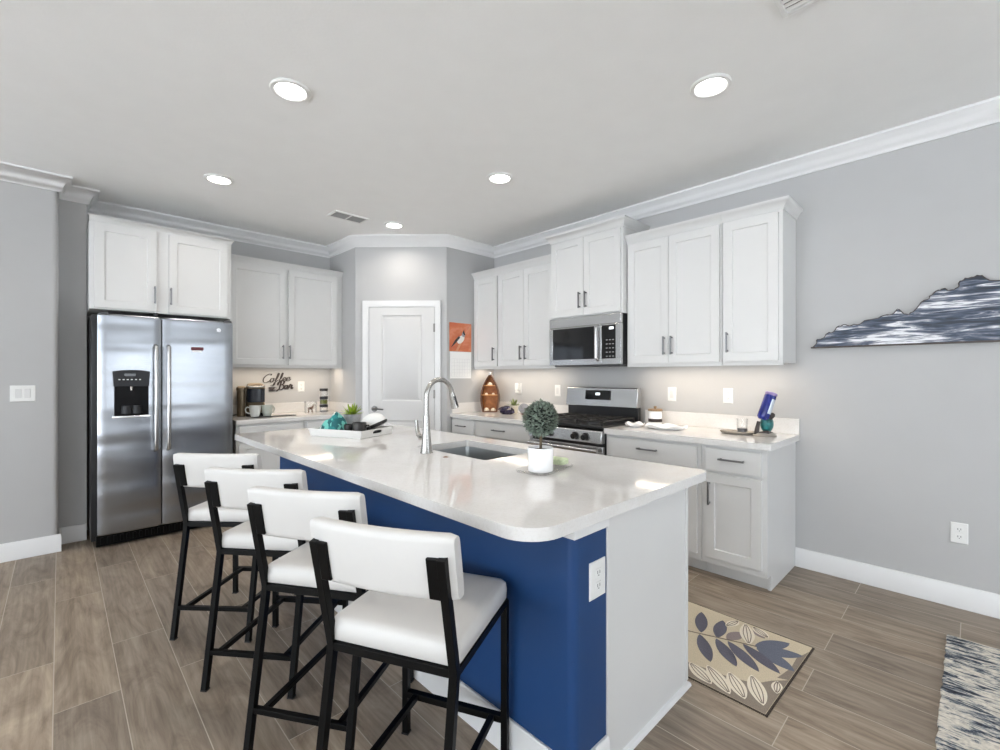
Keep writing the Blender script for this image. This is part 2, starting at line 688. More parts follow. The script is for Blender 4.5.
def bar_pull(face, a, z, length, vertical, parent, d0=0.02):
    b = B()
    h = length / 2
    r = 0.0055
    if vertical:
        face.box(b, a - r, a + r, d0 + 0.022, d0 + 0.033, z - h, z + h)
        for s in (-1, 1):
            face.box(b, a - r, a + r, d0 - 0.001, d0 + 0.026, z + s * (h - 0.012) - r, z + s * (h - 0.012) + r)
    else:
        face.box(b, a - h, a + h, d0 + 0.022, d0 + 0.033, z - r, z + r)
        for s in (-1, 1):
            face.box(b, a + s * (h - 0.012) - r, a + s * (h - 0.012) + r, d0 - 0.001, d0 + 0.026, z - r, z + r)
    return b.build('handle', M['pull'], parent, bevel=0.0015)


# ------------------------------------------------------------------ the room
b = B(); b.box(XW - 0.15, XR + 0.15, YB - 0.15, YL + 0.15, -0.12, 0.0)
struct(b.build('floor', M['floor']), 'greyish brown wood-look plank tile floor', 'floor')
b = B(); b.box(XW - 0.15, XR + 0.15, YB - 0.15, YL + 0.15, CEIL, CEIL + 0.12)
struct(b.build('ceiling', M['ceiling']), 'flat light grey textured ceiling with recessed lights', 'ceiling')
b = B(); b.box(XR, XR + 0.15, YB - 0.15, YL + 0.15, 0, CEIL)
struct(b.build('wall_right', M['wall']), 'light grey wall behind the range and the mountain art', 'wall')
b = B(); b.box(0.158, XR, YL, YL + 0.15, 0, CEIL)
struct(b.build('wall_back', M['wall']), 'grey wall behind the refrigerator and coffee counter', 'wall')
b = B(); b.prism([(x, y, 0) for x, y in [(XW, YL + 0.15), (XW, 4.77)] + [(-0.02 - 0.018 + 0.033 * math.sin(a) , 4.803 - 0.033 * math.cos(a)) for a in (0, 0.4, 0.8, 1.2, PI / 2)] + [(-0.005, YL + 0.15)]], (0, 0, CEIL))
struct(b.build('wall_left', M['wall']), 'light grey wall with the double light switch', 'wall')
b = B(); b.box(-0.005, 0.158, 4.96, YL + 0.15, 0, CEIL)
struct(b.build('wall_alcove', M['wall']), 'narrow stepped-back grey wall beside the refrigerator', 'wall')
b = B(); b.prism([(x, y, 0) for x, y in ((2.29, YL), (2.29, 4.615), (2.985, 3.92), (XR, 3.92), (XR, YL))], (0, 0, CEIL))
struct(b.build('wall_pantry', M['wall']), 'angled grey corner pantry walls around the white door', 'wall')
# wall behind the camera with the glass door opening, side wall opened for fill light
b = B()
x0, x1, z0, z1 = SLIDER
b.box(XW - 0.15, x0, YB - 0.15, YB, 0, CEIL); b.box(x1, XR, YB - 0.15, YB, 0, CEIL); b.box(x0, x1, YB - 0.15, YB, z1, CEIL)
struct(b.build('wall_behind', M['wall']), 'grey wall behind the camera with a wide glass door opening', 'wall')
b = B()
y0, y1, z0, z1 = FILL_WIN
b.box(XW - 0.15, XW, YB, y0, 0, CEIL); b.box(XW - 0.15, XW, y1, YL + 0.15, 0, CEIL)
b.box(XW - 0.15, XW, y0, y1, 0, z0); b.box(XW - 0.15, XW, y0, y1, z1, CEIL)
struct(b.build('wall_side', M['wall']), 'far grey side wall with a wide opening added for fill light', 'wall')
b = B()
x0, x1, z0, z1 = SLIDER
for x in (x0 + 0.03, x0 + 1.08, x0 + 2.16, x1 - 0.03):
    b.box(x - 0.03, x + 0.03, YB - 0.1, YB - 0.04, 0, z1)
b.box(x0, x1, YB - 0.1, YB - 0.04, z1 - 0.06, z1); b.box(x0, x1, YB - 0.1, YB - 0.04, 0, 0.04)
struct(b.build('door_2', M['trim'], bevel=0.004), 'white framed sliding glass door behind the camera', 'door')
b = B()
y0, y1, z0, z1 = FILL_WIN
for y in (y0 + 0.03, (y0 + y1) / 2, y1 - 0.03):
    b.box(XW - 0.1, XW - 0.04, y - 0.03, y + 0.03, z0, z1)
for z in (z0 + 0.03, z1 - 0.03):
    b.box(XW - 0.1, XW - 0.04, y0, y1, z - 0.03, z + 0.03)
struct(b.build('fill_window_1', M['trim'], bevel=0.004), 'unseen white framed window added to the side wall for fill light', 'window')
b = B(); b.box(-30, 30, -40, YB - 0.16, -0.2, -0.06); b.box(-40, XW - 0.16, YB - 0.16, 30, -0.2, -0.06)  # unseen pale ground, added to throw daylight up onto the ceiling
struct(b.build('bounce_ground', M['bounce_pale']), 'unseen pale ground added outside to bounce daylight onto the ceiling', 'ground')

CROWN = [(0, CEIL - 0.112), (0.010, CEIL - 0.112), (0.013, CEIL - 0.094), (0.022, CEIL - 0.088), (0.030, CEIL - 0.066), (0.048, CEIL - 0.040),
         (0.062, CEIL - 0.030), (0.066, CEIL - 0.018), (0.076, CEIL - 0.014), (0.078, CEIL), (0, CEIL)]
WALL_PATH = [(XW, 4.77), (-0.005, 4.77), (-0.005, 4.96), (0.158, 4.96), (0.158, YL), (2.29, YL), (2.29, 4.615), (2.985, 3.92), (XR, 3.92), (XR, YB)]
b = B(); b.sweep(WALL_PATH, CROWN, -1)
struct(b.build('trim_1', M['trim'], angle=50), 'white crown moulding running round the top of the walls', 'crown moulding')
BASE = [(0, 0), (0.016, 0), (0.016, 0.118), (0.010, 0.130), (0, 0.130)]
b = B(); b.sweep(WALL_PATH[:4], BASE, -1)
struct(b.build('baseboard_left', M['trim'], bevel=0.002), 'white baseboard stepping along the left wall', 'baseboard')
b = B(); b.sweep([(XR, 0.86), (XR, YB)], BASE, -1)
struct(b.build('baseboard_right', M['trim'], bevel=0.002), 'white baseboard along the right wall below the art', 'baseboard')
b = B(); b.sweep([(2.985 - 0.09 * .7071, 3.92 + 0.09 * .7071), (2.985, 3.92), (3.05, 3.92)], BASE, -1)
struct(b.build('baseboard_pantry', M['trim'], bevel=0.002), 'short white baseboard right of the pantry door', 'baseboard')

# pantry door on the angled wall: a runs from the left corner to the right one
q = math.sqrt(0.5)
PF = Face('gen', ((2.295, 4.61), (q, -q), (-q, -q)))
dA, dB = 0.145, 0.845
b = B()
panels = [(1.045, 1.965), (0.215, 0.84)]
W = PF.w
pa0, pa1 = dA + 0.135, dB - 0.135
d_face = 0.012
# slab front built as strips around two raised panels
for (a0, a1, zz0, zz1) in ((dA, pa0, 0.012, 2.05), (pa1, dB, 0.012, 2.05), (pa0, pa1, 0.012, panels[1][0]), (pa0, pa1, panels[1][1], panels[0][0]), (pa0, pa1, panels[0][1], 2.05)):
    PF.box(b, a0, a1, -0.02, d_face, zz0, zz1)
for (z0, z1) in panels:
    def rg(i, d):
        return [Vector(W(a, d, z)) for a, z in ((pa0 + i, z0 + i), (pa1 - i, z0 + i), (pa1 - i, z1 - i), (pa0 + i, z1 - i))]
    b.ring_loft([rg(0, -0.02), rg(0, d_face), rg(0.012, d_face - 0.009), rg(0.026, d_face - 0.009), rg(0.04, d_face - 0.001)])
pdoor = struct(b.build('door_1', M['door'], bevel=0.0012), 'white two-panel pantry door with a dark lever handle', 'door')
b = B()
# casing: left leg, head, right leg as a mitred profile
cas = [(dA - 0.004, 0), (dA - 0.004, 2.056), (dB + 0.004, 2.056), (dB + 0.004, 0)]
prof = [(0.0, 0.0), (0.0, 0.016), (0.012, 0.02), (0.045, 0.026), (0.064, 0.026), (0.064, 0.0)]
rings = []
for i, (a, z) in enumerate(cas):
    ring = []
    for o, d in prof:
        aa = a + (-o if i < 2 else o)
        zz = z + (o if i in (1, 2) else 0)
        ring.append(Vector(W(aa, d, zz)))
    rings.append(ring)
b.ring_loft(rings)
b.build('door_casing', M['trim'], pdoor, angle=40)
b = B()
b.cyl(W(dA + 0.06, 0.012, 0.965), W(dA + 0.06, 0.024, 0.965), 0.032)
b.cyl(W(dA + 0.06, 0.02, 0.965), W(dA + 0.06, 0.06, 0.965), 0.011)
b.tube([W(dA + 0.05, 0.06, 0.965), W(dA + 0.09, 0.062, 0.966), W(dA + 0.165, 0.058, 0.958)], [0.011, 0.009, 0.007], 12)
b.build('lever_handle', plain('dark_lever_metal', (92, 90, 88), 0.3, 0.9), pdoor)
for z in (0.3, 1.12, 1.83):
    b = B()
    b.cyl(W(dB + 0.002, 0.018, z - 0.045), W(dB + 0.002, 0.018, z + 0.045), 0.008, 10)
    PF.box(b, dB - 0.012, dB + 0.006, 0.011, 0.0155, z - 0.045, z + 0.045)
    b.build('hinge', M['brass'], pdoor)

# ------------------------------------------------------------------ ceiling lights and vents
can = None
can_names = ['recessed ceiling light overhead behind the picture top', 'round recessed ceiling light nearest the right wall art, above the island end',
             'large round recessed ceiling light above the bar stools', 'round recessed ceiling light above the kitchen sink',
             'small round recessed ceiling light in front of the refrigerator cabinets', 'small round recessed ceiling light in front of the pantry door']
for i, (x, y) in enumerate(CAN_SPOTS):
    if can is None:
        can = thing('recessed_light', (0, 0, 0), '', 'ceiling light', 'recessed ceiling lights')
        b = B(); b.lathe([(0.074, 0.0), (0.098, 0.0), (0.1, -0.004), (0.094, -0.010), (0.078, -0.012), (0.072, -0.006), (0.074, 0.0)], seg=36, caps=False)
        b.build('trim_ring', M['white_plastic'], can, local=True)
        b = B(); b.lathe([(0.0015, -0.005), (0.04, -0.0055), (0.0735, -0.005), (0.0735, 0.0)], seg=36)
        b.build('lens', M['lens'], can, local=True)
        o = can
    else:
        o = copy_tree(can)
    o.location = (x, y, CEIL)
    o['label'] = can_names[i]
    area('can_lamp', (x, y, CEIL - 0.016), (0, 0, 0), 0.13, 0.13, CAN_W, CAN_COL, shape='DISK', spread=2.5)


def vent(loc, sx, sy, label, n, along_x):
    o = thing('air_vent', loc, label, 'vent')
    x, y, z = loc
    b = B()
    t = 0.02
    for bx in ((-sx, sx, -sy, -sy + t), (-sx, sx, sy - t, sy), (-sx, -sx + t, -sy + t, sy - t), (sx - t, sx, -sy + t, sy - t)):
        b.box(x + bx[0], x + bx[1], y + bx[2], y + bx[3], z - 0.012, z)
    if along_x:
        b.box(x - 0.008, x + 0.008, y - sy + t, y + sy - t, z - 0.011, z)
    b.build('frame', M['white_plastic'], o, bevel=0.003)
    b = B(); b.box(x - sx + t, x + sx - t, y - sy + t, y + sy - t, z - 0.002, z)
    b.build('backing', M['vent_dark'], o)
    b = B()
    for k in range(n):
        if along_x:
            yy = y - sy + t + (2 * sy - 2 * t) * (k + 0.5) / n
            b.prism([(x - sx + t, yy - 0.006, z - 0.003), (x - sx + t, yy + 0.004, z - 0.011), (x - sx + t, yy + 0.006, z - 0.011), (x - sx + t, yy - 0.004, z - 0.003)], (2 * (sx - t), 0, 0))
        else:
            xx = x - sx + t + (2 * sx - 2 * t) * (k + 0.5) / n
            b.prism([(xx - 0.006, y - sy + t, z - 0.003), (xx + 0.004, y - sy + t, z - 0.011), (xx + 0.006, y - sy + t, z - 0.011), (xx - 0.004, y - sy + t, z - 0.003)], (0, 2 * (sy - t), 0))
    b.build('louver', M['vent_grey'] if along_x else M['white_plastic'], o)


vent((1.95, 4.07, CEIL), 0.165, 0.09, 'small grey louvered ceiling vent in front of the pantry', 7, True)
vent((2.0, 0.36, CEIL), 0.16, 0.19, 'white ceiling vent cut off by the top of the picture', 10, False)

# ------------------------------------------------------------------ cabinets
CTOP = [(0, 0), (0.006, 0), (0.010, 0.014), (0.030, 0.046), (0.040, 0.052), (0.044, 0.066), (0, 0.066)]


def upper(face, a0, a1, z0, z1, depth, doors, label, handles, crown_path=None, group='white wall cabinets', light=None, crown_scale=1.0):
    """face.p is the wall; doors: list of (a0, a1); handles: list of a"""
    loc = face.w((a0 + a1) / 2, depth / 2, z0)
    o = thing('wall_cabinet', loc, label, 'cabinet', group)
    b = B(); face.box(b, a0 + 0.0008, a1 - 0.0008, 0.001, depth, z0, z1)
    if light:
        face.box(b, a0 + 0.0008, a1 - 0.0008, depth - 0.018, depth, z0 - 0.016, z0 + 0.001)
    b.build('body', M['cabinet'], o, bevel=0.0015)
    ff = Face(face.f, face.w(0, depth, 0)[0 if face.f == '-x' else 1])
    for (d0, d1), ha in zip(doors, handles):
        d = shaker(ff, d0, d1, z0 + 0.012, z1 - 0.016).build('door', M['cabinet'], o, bevel=0.0015)
        bar_pull(ff, ha, z0 + 0.145, 0.14, True, d)
    if crown_path:
        b = B(); b.sweep(crown_path[0], [(u * crown_scale, z1 + (v - 0.002) * crown_scale) for u, v in CTOP], crown_path[1])
        b.build('crown_moulding', M['cabinet'], o, angle=50)
    if light:
        b = B(); face.box(b, light[0], light[1], 0.235, 0.26, z0 - 0.010, z0)
        b.build('light_strip', M['led'], o)
        c = face.w((light[0] + light[1]) / 2, 0.2, z0 - 0.013)
        L = light[1] - light[0]
        rot = (0, 0, PI / 2) if face.f == '-x' else (0, 0, 0)
        area('under_cabinet_lamp', c, rot, L, 0.12, STRIP_W * L, (1.0, 0.84, 0.66))
    return o


R = Face('-x', XR)
L = Face('-y', YL)
fx = XR - 0.31     # front of the shallow right-wall cabinets
ZB = 1.405
upper(R, 0.858, 1.2345, ZB, 2.40, 0.31, [(0.882, 1.222)], 'single-door white wall cabinet nearest the mountain art', [1.193],
      ([(XR, 0.858), (fx, 0.858), (fx, 1.2345)], 1), light=(0.9, 1.2))
upper(R, 1.2355, 1.986, ZB, 2.40, 0.31, [(1.249, 1.6225), (1.6255, 1.970)], 'double-door white wall cabinet right of the microwave', [1.594, 1.654],
      ([(fx, 1.2355), (fx, 1.986)], 1), light=(1.26, 1.95))
upper(R, 1.987, 2.743, 1.835, 2.545, 0.375, [(2.004, 2.364), (2.367, 2.726)], 'taller deep white cabinet directly above the microwave', [2.334, 2.400],
      ([(XR, 1.987), (XR - 0.375, 1.987), (XR - 0.375, 2.743), (XR, 2.743)], 1))
upper(R, 2.744, 3.5145, ZB, 2.40, 0.31, [(2.768, 3.135), (3.138, 3.502)], 'double-door white wall cabinet left of the microwave', [3.105, 3.172],
      ([(fx, 2.744), (fx, 3.5145)], 1), light=(2.88, 3.49))
upper(R, 3.5155, 3.918, ZB, 2.40, 0.31, [(3.528, 3.90)], 'single narrow white wall cabinet beside the bird calendar', [3.572],
      ([(fx, 3.5155), (fx, 3.918)], 1), light=(3.54, 3.88))
fy = YL - 0.315
upper(L, 1.14, 2.288, 1.415, 2.425, 0.315, [(1.168, 1.680), (1.706, 2.225)], 'double-door white wall cabinet above the coffee bar', [1.646, 1.712],
      ([(1.14, fy), (2.288, fy)], -1), light=(1.2, 2.24), crown_scale=0.8)
upper(L, 0.162, 1.118, 1.83, 2.508, 0.59, [(0.192, 0.572), (0.655, 1.085)], 'deep white double-door cabinet above the refrigerator', [0.56, 0.667],
      ([(0.162, YL - 0.59), (1.118, YL - 0.59), (1.118, fy)], -1), crown_scale=0.55)

# base cabinets, right wall
ZC, CT = 0.872, 0.04
BD = XR - 3.06      # carcass depth
bf = Face('-x', XR - BD)


def base_cab(face, a0, a1, depth, drawers, doors, label, pulls_d, pulls_v, end=None, group='white base cabinets', toe=0.095):
    o = thing('base_cabinet', face.w((a0 + a1) / 2, depth / 2, 0), label, 'cabinet', group)
    b = B(); face.box(b, a0 + 0.0008, a1 - 0.0008, 0.001, depth, toe, ZC)
    if end is not None:
        face.box(b, end, end + 0.018 if end < a1 - 0.1 else end - 0.018, 0.001, depth - 0.075, 0, toe + 0.001)
    b.build('body', M['cabinet'], o, bevel=0.0012)
    b = B(); face.box(b, a0 + (0.02 if end is not None else 0.001), a1 - 0.0008, 0.05, depth - 0.085, 0.001, toe + 0.001)
    b.build('toe_kick', M['cabinet'], o)
    ff = Face(face.f, face.w(0, depth, 0)[0 if face.f == '-x' else 1])
    for (d0, d1, z0, z1), (pa, pz, pl) in zip(drawers, pulls_d):
        b = B(); ff.box(b, d0, d1, 0, 0.02, z0, z1)
        d = b.build('drawer', M['cabinet'], o, bevel=0.003)
        bar_pull(ff, pa, pz, pl, False, d)
    for (d0, d1, z0, z1), (pa, pz) in zip(doors, pulls_v):
        d = shaker(ff, d0, d1, z0, z1).build('door', M['cabinet'], o, bevel=0.0015)
        bar_pull(ff, pa, pz, 0.15, True, d)
    return o


base_cab(R, 0.86, 1.2495, BD, [(0.888, 1.222, 0.705, 0.850)], [(0.888, 1.222, 0.14, 0.688)], 'narrow end base cabinet with one drawer above one door',
         [(1.055, 0.787, 0.155)], [(1.192, 0.56)], end=0.862)
base_cab(R, 1.2505, 1.983, BD, [(1.276, 1.965, 0.705, 0.850)], [(1.276, 1.618, 0.14, 0.688), (1.621, 1.965, 0.14, 0.688)], 'wide base cabinet right of the range with one long drawer',
         [(1.335 + 0.29, 0.79, 0.155)], [(1.59, 0.56), (1.65, 0.56)])
base_cab(R, 2.747, 3.5145, BD, [(2.765, 3.495, 0.715, 0.855)], [(2.765, 3.129, 0.14, 0.70), (3.132, 3.495, 0.14, 0.70)], 'wide base cabinet left of the range behind the topiary',
         [(3.165, 0.79, 0.17)], [(3.10, 0.56), (3.16, 0.56)])
base_cab(R, 3.5155, 3.918, BD, [(3.545, 3.90, 0.715, 0.855)], [(3.545, 3.90, 0.14, 0.70)], 'narrow base cabinet at the pantry end of the right wall',
         [(3.735, 0.79, 0.15)], [(3.58, 0.56)])
# coffee bar base cabinets
BL = YL - 4.66
base_cab(L, 1.155, 1.764, BL, [(1.18, 1.745, 0.72, 0.85)], [(1.18, 1.745, 0.14, 0.70)], 'white base cabinet under the coffee maker beside the refrigerator',
         [(1.47, 0.79, 0.2)], [(1.72, 0.56)])
base_cab(L, 1.766, 2.288, BL, [(1.79, 2.27, 0.72, 0.85)], [(1.79, 2.27, 0.14, 0.70)], 'white base cabinet under the spice jars near the pantry',
         [(2.03, 0.79, 0.2)], [(1.82, 0.56)])


def slab(name, x0, x1, y0, y1, z0, z1, radii, parent=None, bevel=0.006, holes=None, mat='quartz'):
    bm = bmesh.new()
    es = []
    loops = [rrect(x0, x1, y0, y1, radii)] + (holes or [])
    for lp in loops:
        vs = [bm.verts.new((x, y, z1)) for x, y in lp]
        es += [bm.edges.new((vs[i], vs[(i + 1) % len(vs)])) for i in range(len(vs))]
    bmesh.ops.triangle_fill(bm, use_beauty=True, use_dissolve=False, edges=es)
    r = bmesh.ops.extrude_face_region(bm, geom=bm.faces[:])
    bmesh.ops.translate(bm, verts=[v for v in r['geom'] if isinstance(v, bmesh.types.BMVert)], vec=(0, 0, z0 - z1))
    bb = B(); bb.bm.free(); bb.bm = bm
    return bb.build(name, M[mat], parent, bevel=bevel)


ZT = ZC + CT
cx = 3.028
t = thing('worktop', (3.35, 1.4, ZC), 'white quartz worktop with backsplash right of the range', 'worktop', None)
slab('counter_slab', cx, XR - 0.001, 0.835, 1.984, ZC, ZT, (0.012, 0, 0, 0), t, 0.004)
b = B(); b.box(XR - 0.021, XR - 0.001, 0.835, 1.984, ZT, ZT + 0.11); b.build('backsplash', M['quartz'], t, bevel=0.002)
t = thing('worktop', (3.35, 3.3, ZC), 'white quartz worktop left of the range holding the boat shelf', 'worktop', None)
slab('counter_slab', cx, XR - 0.001, 2.746, 3.919, ZC, ZT, (0, 0, 0, 0), t, 0.004)
b = B(); b.box(XR - 0.021, XR - 0.001, 2.746, 3.898, ZT, ZT + 0.11); b.box(cx + 0.02, XR - 0.001, 3.899, 3.919, ZT, ZT + 0.11); b.build('backsplash', M['quartz'], t, bevel=0.002)
t = thing('worktop', (1.7, 4.95, ZC), 'white quartz coffee bar worktop between refrigerator and pantry', 'worktop', None)
slab('counter_slab', 1.15, 2.289, 4.632, YL - 0.001, ZC, ZT, (0, 0, 0, 0), t, 0.004)
b = B(); b.box(1.15, 2.289, YL - 0.021, YL - 0.001, ZT, ZT + 0.11); b.box(2.269, 2.289, 4.64, YL - 0.022, ZT, ZT + 0.11); b.build('backsplash', M['quartz'], t, bevel=0.002)

# ------------------------------------------------------------------ refrigerator
fr = thing('refrigerator', (0.66, 4.9, 0), 'stainless steel side-by-side refrigerator with black water dispenser', 'refrigerator')
b = B(); b.box(0.172, 1.125, 4.665, YL - 0.03, 0.05, 1.79); b.build('case', M['black_plastic'], fr, bevel=0.004)
FY = 4.58


def fridge_door(x0, x1):
    b = B()
    n = 14
    rings = []
    for z in (0.105, 0.116, 0.117, 0.13, 0.6, 1.2, 1.765, 1.778, 1.779, 1.79):
        ring = []
        ins = 0.006 if z in (0.105, 1.79) else 0.0
        for i in range(n + 1):
            s = i / n
            bow = 0.007 * (1 - (2 * s - 1) ** 2)
            e = 0.010 if i in (0, n) else 0
            ring.append((x0 + ins + (x1 - x0 - 2 * ins) * s, FY - bow + e + ins, z))
        ring.append((x1 - ins, 4.658, z)); ring.append((x0 + ins, 4.658, z))
        rings.append([Vector(p) for p in ring])
    b.ring_loft(rings)
    return b.build('door', M['fridge_steel'], fr, angle=40)


dl = fridge_door(0.206, 0.596)
dr = fridge_door(0.604, 1.112)
for d, x in ((dl, 0.557), (dr, 0.640)):
    b = B()
    b.tube([(x, FY - 0.005, 1.56), (x, FY - 0.045, 1.55), (x, FY - 0.055, 1.50), (x, FY - 0.055, 0.78), (x, FY - 0.045, 0.73), (x, FY - 0.005, 0.72)], 0.014, 14)
    b.build('handle', M['steel'], d)
# dispenser
b = B()
b.prism([(0.302, FY - 0.016, 1.01), (0.512, FY - 0.016, 1.01), (0.512, FY - 0.016, 1.24), (0.302, FY - 0.016, 1.24)], (0, 0.014, 0))
disp = b.build('dispenser', M['recess'], dl, bevel=0.003)
b = B()
top = [(0.292 + 0.228 * i / 10, FY - 0.030, 1.352 + 0.012 * (1 - (2 * i / 10 - 1) ** 2)) for i in range(11)]
b.prism([(0.298, FY - 0.030, 1.235), (0.514, FY - 0.030, 1.235)] + top[::-1], (0, 0.026, 0))
b.build('control_panel', M['dispenser_grey'], dl, bevel=0.003)
b = B()
b.box(0.36, 0.43, FY - 0.034, FY - 0.029, 1.315, 1.335)
b.build('display', M['black_glass'], dl)
b = B()
for x in (0.325, 0.35, 0.375, 0.40, 0.425, 0.45):
    b.box(x, x + 0.012, FY - 0.033, FY - 0.029, 1.285, 1.292)
b.build('button', M['sticker_white'], dl)
b = B()
b.lathe([(0.034, 1.025), (0.030, 1.085)], (0.375, FY - 0.02, 0), 16); b.lathe([(0.034, 1.025), (0.030, 1.085)], (0.437, FY - 0.02, 0), 16)
b.build('paddle', M['dispenser_grey'], dl)
b = B(); b.tube([(0.405, FY - 0.024, 1.235), (0.405, FY - 0.024, 1.205)], [0.012, 0.008], 12); b.build('nozzle', M['nickel'], dl)
b = B(); b.box(0.288, 0.524, FY - 0.032, FY - 0.012, 0.992, 1.010); b.build('drip_tray', M['chrome'], dl, bevel=0.004)
b = B(); b.box(0.20, 1.11, 4.63, 4.67, 0.012, 0.095)
for i in range(22):
    b.box(0.225 + i * 0.039, 0.245 + i * 0.039, 4.622, 4.631, 0.03, 0.08)
b.build('base_grille', M['black_metal'], fr, bevel=0.002)
for x in (0.24, 1.08):
    b = B(); b.box(x - 0.03, x + 0.03, 4.61, 4.70, 1.788, 1.805); b.build('hinge_cover', M['dark_grey'], fr, bevel=0.004)
b = B(); b.cyl((0.25, 4.7, 0), (0.25, 4.7, 0.05), 0.02); b.build('foot', M['black_plastic'], fr)
b = B(); b.cyl((1.06, 4.7, 0), (1.06, 4.7, 0.05), 0.02); b.build('foot', M['black_plastic'], fr)
b = B(); b.box(0.798, 0.886, FY - 0.012, FY - 0.007, 1.533, 1.560); st = b.build('sticker', M['sticker'], dr)
b = B(); b.box(0.805, 0.872, FY - 0.012, FY - 0.007, 1.518, 1.531); b.build('sticker_strip', M['sticker_white'], dr)
b = B(); b.cyl((1.0, FY - 0.010, 1.715), (1.0, FY - 0.003, 1.715), 0.017, 20); b.build('badge', M['chrome'], dr)
# small black catch hanging between cabinet and refrigerator
b = B(); b.box(0.55, 0.575, 4.62, 4.655, 1.806, 1.8285); b.box(0.548, 0.578, 4.615, 4.622, 1.805, 1.8285)
tag(b.build('cabinet_latch', [M['black_plastic']], bevel=0.001), 'tiny black catch under the cabinet door above the refrigerator', 'latch')

# ------------------------------------------------------------------ microwave
mw = thing('microwave', (3.46, 2.36, 1.42), 'stainless over-the-range microwave with black window', 'microwave')
mx = 3.285
y0, y1, z0, z1 = 1.990, 2.742, 1.412, 1.8345
b = B(); b.box(mx + 0.03, XR - 0.002, y0, y1, z0, z1); b.build('body', M['black_plastic'], mw, bevel=0.003)
MF = Face('-x', mx + 0.03)
b = B(); MF.box(b, y0 + 0.001, y1, 0.0, 0.034, z1 - 0.085, z1); b.build('vent_panel', M['steel'], mw, bevel=0.006)
b = B()
dsp = 2.175           # split between door and control panel
for q4 in ((dsp, y1, z0, z0 + 0.05), (dsp, y1, z1 - 0.095, z1 - 0.086), (y1 - 0.04, y1, z0 + 0.05, z1 - 0.095), (dsp, dsp + 0.075, z0 + 0.05, z1 - 0.095)):
    MF.box(b, q4[0], q4[1], 0, 0.034, q4[2], q4[3])
door = b.build('door', M['steel'], mw, bevel=0.002)
b = B(); MF.box(b, dsp + 0.07, y1 - 0.035, 0.0, 0.030, z0 + 0.045, z1 - 0.09); b.build('window', M['black_glass'], door)
b = B()
hy = dsp + 0.035
b.tube([(mx, hy, z1 - 0.10), (mx - 0.03, hy, z1 - 0.115), (mx - 0.036, hy, 1.63), (mx - 0.03, hy, z0 + 0.055), (mx, hy, z0 + 0.04)], 0.014, 12)
b.build('handle', M['steel'], door)
b = B()
for q4 in ((y0, dsp - 0.002, z0, z0 + 0.05), (y0, dsp - 0.002, z1 - 0.095, z1 - 0.086), (y0, y0 + 0.05, z0 + 0.05, z1 - 0.095)):
    MF.box(b, q4[0], q4[1], 0, 0.034, q4[2], q4[3])
b.build('control_frame', M['steel'], mw, bevel=0.002)
b = B(); MF.box(b, y0 + 0.048, dsp - 0.002, 0.0, 0.032, z0 + 0.048, z1 - 0.093); cp = b.build('control_panel', M['black_glass'], mw)
b = B(); MF.box(b, y0 + 0.07, y0 + 0.11, 0.031, 0.0335, z1 - 0.13, z1 - 0.112); b.build('display', M['display'], cp)
b = B()
for r_ in range(5):
    for c_ in range(3):
        a = y0 + 0.066 + c_ * 0.03
        MF.box(b, a, a + 0.016, 0.031, 0.0332, z0 + 0.065 + r_ * 0.034, z0 + 0.072 + r_ * 0.034)
b.build('key', M['vent_grey'], cp)
b = B(); b.box(mx + 0.04, XR - 0.05, y0 + 0.03, y1 - 0.03, z0 - 0.012, z0); b.build('underside_grille', M['dark_grey'], mw, bevel=0.002)

# ------------------------------------------------------------------ range
rg_ = thing('gas_range', (3.35, 2.365, 0), 'stainless gas range with black grates under the microwave', 'range')
y0, y1 = 1.988, 2.742
rx = 3.02
b = B(); b.box(rx + 0.03, 3.605, y0, y1, 0.0, 0.905); b.build('body', M['black_plastic'], rg_, bevel=0.003)
RF = Face('-x', rx + 0.03)
b = B()
b.prism([(rx + 0.03, y0, 0.90), (rx - 0.015, y0, 0.885), (rx - 0.03, y0, 0.79), (rx + 0.03, y0, 0.785)], (0, y1 - y0, 0))
b.build('control_panel', M['steel'], rg_, bevel=0.006)
for y in (2.135, 2.235, 2.50, 2.60):
    b = B()
    b.cyl((rx - 0.02, y, 0.838), (rx - 0.032, y, 0.836), 0.030, 24)
    b.tube([(rx - 0.03, y, 0.836), (rx - 0.062, y, 0.831)], [0.025, 0.021], 20)
    b.tube([(rx - 0.062, y, 0.831), (rx - 0.072, y, 0.83)], 0.007, square=True)
    b.build('knob', M['black_plastic'], rg_, bevel=0.002)
b = B()
RF.box(b, y0 + 0.004, y1 - 0.004, 0, 0.032, 0.62, 0.765); RF.box(b, y0 + 0.004, y1 - 0.004, 0, 0.032, 0.235, 0.30)
RF.box(b, y0 + 0.004, y0 + 0.10, 0, 0.032, 0.30, 0.62); RF.box(b, y1 - 0.10, y1 - 0.004, 0, 0.032, 0.30, 0.62)
od = b.build('oven_door', M['steel'], rg_, bevel=0.003)
b = B(); RF.box(b, y0 + 0.095, y1 - 0.095, 0, 0.028, 0.295, 0.625); b.build('oven_window', M['black_glass'], od)
b = B()
b.tube([(rx, y0 + 0.05, 0.735), (rx - 0.05, y0 + 0.05, 0.735)], 0.012, square=True); b.tube([(rx, y1 - 0.05, 0.735), (rx - 0.05, y1 - 0.05, 0.735)], 0.012, square=True)
b.tube([(rx - 0.05, y0 + 0.02, 0.735), (rx - 0.05, y1 - 0.02, 0.735)], 0.016, 14)
b.build('handle', M['steel'], od)
b = B(); RF.box(b, y0 + 0.004, y1 - 0.004, 0, 0.030, 0.05, 0.225); b.build('storage_drawer', M['steel'], rg_, bevel=0.004)
b = B(); b.box(rx - 0.005, 3.57, y0 - 0.0, y1, 0.903, 0.925); b.build('cooktop', M['black_plastic'], rg_, bevel=0.006)
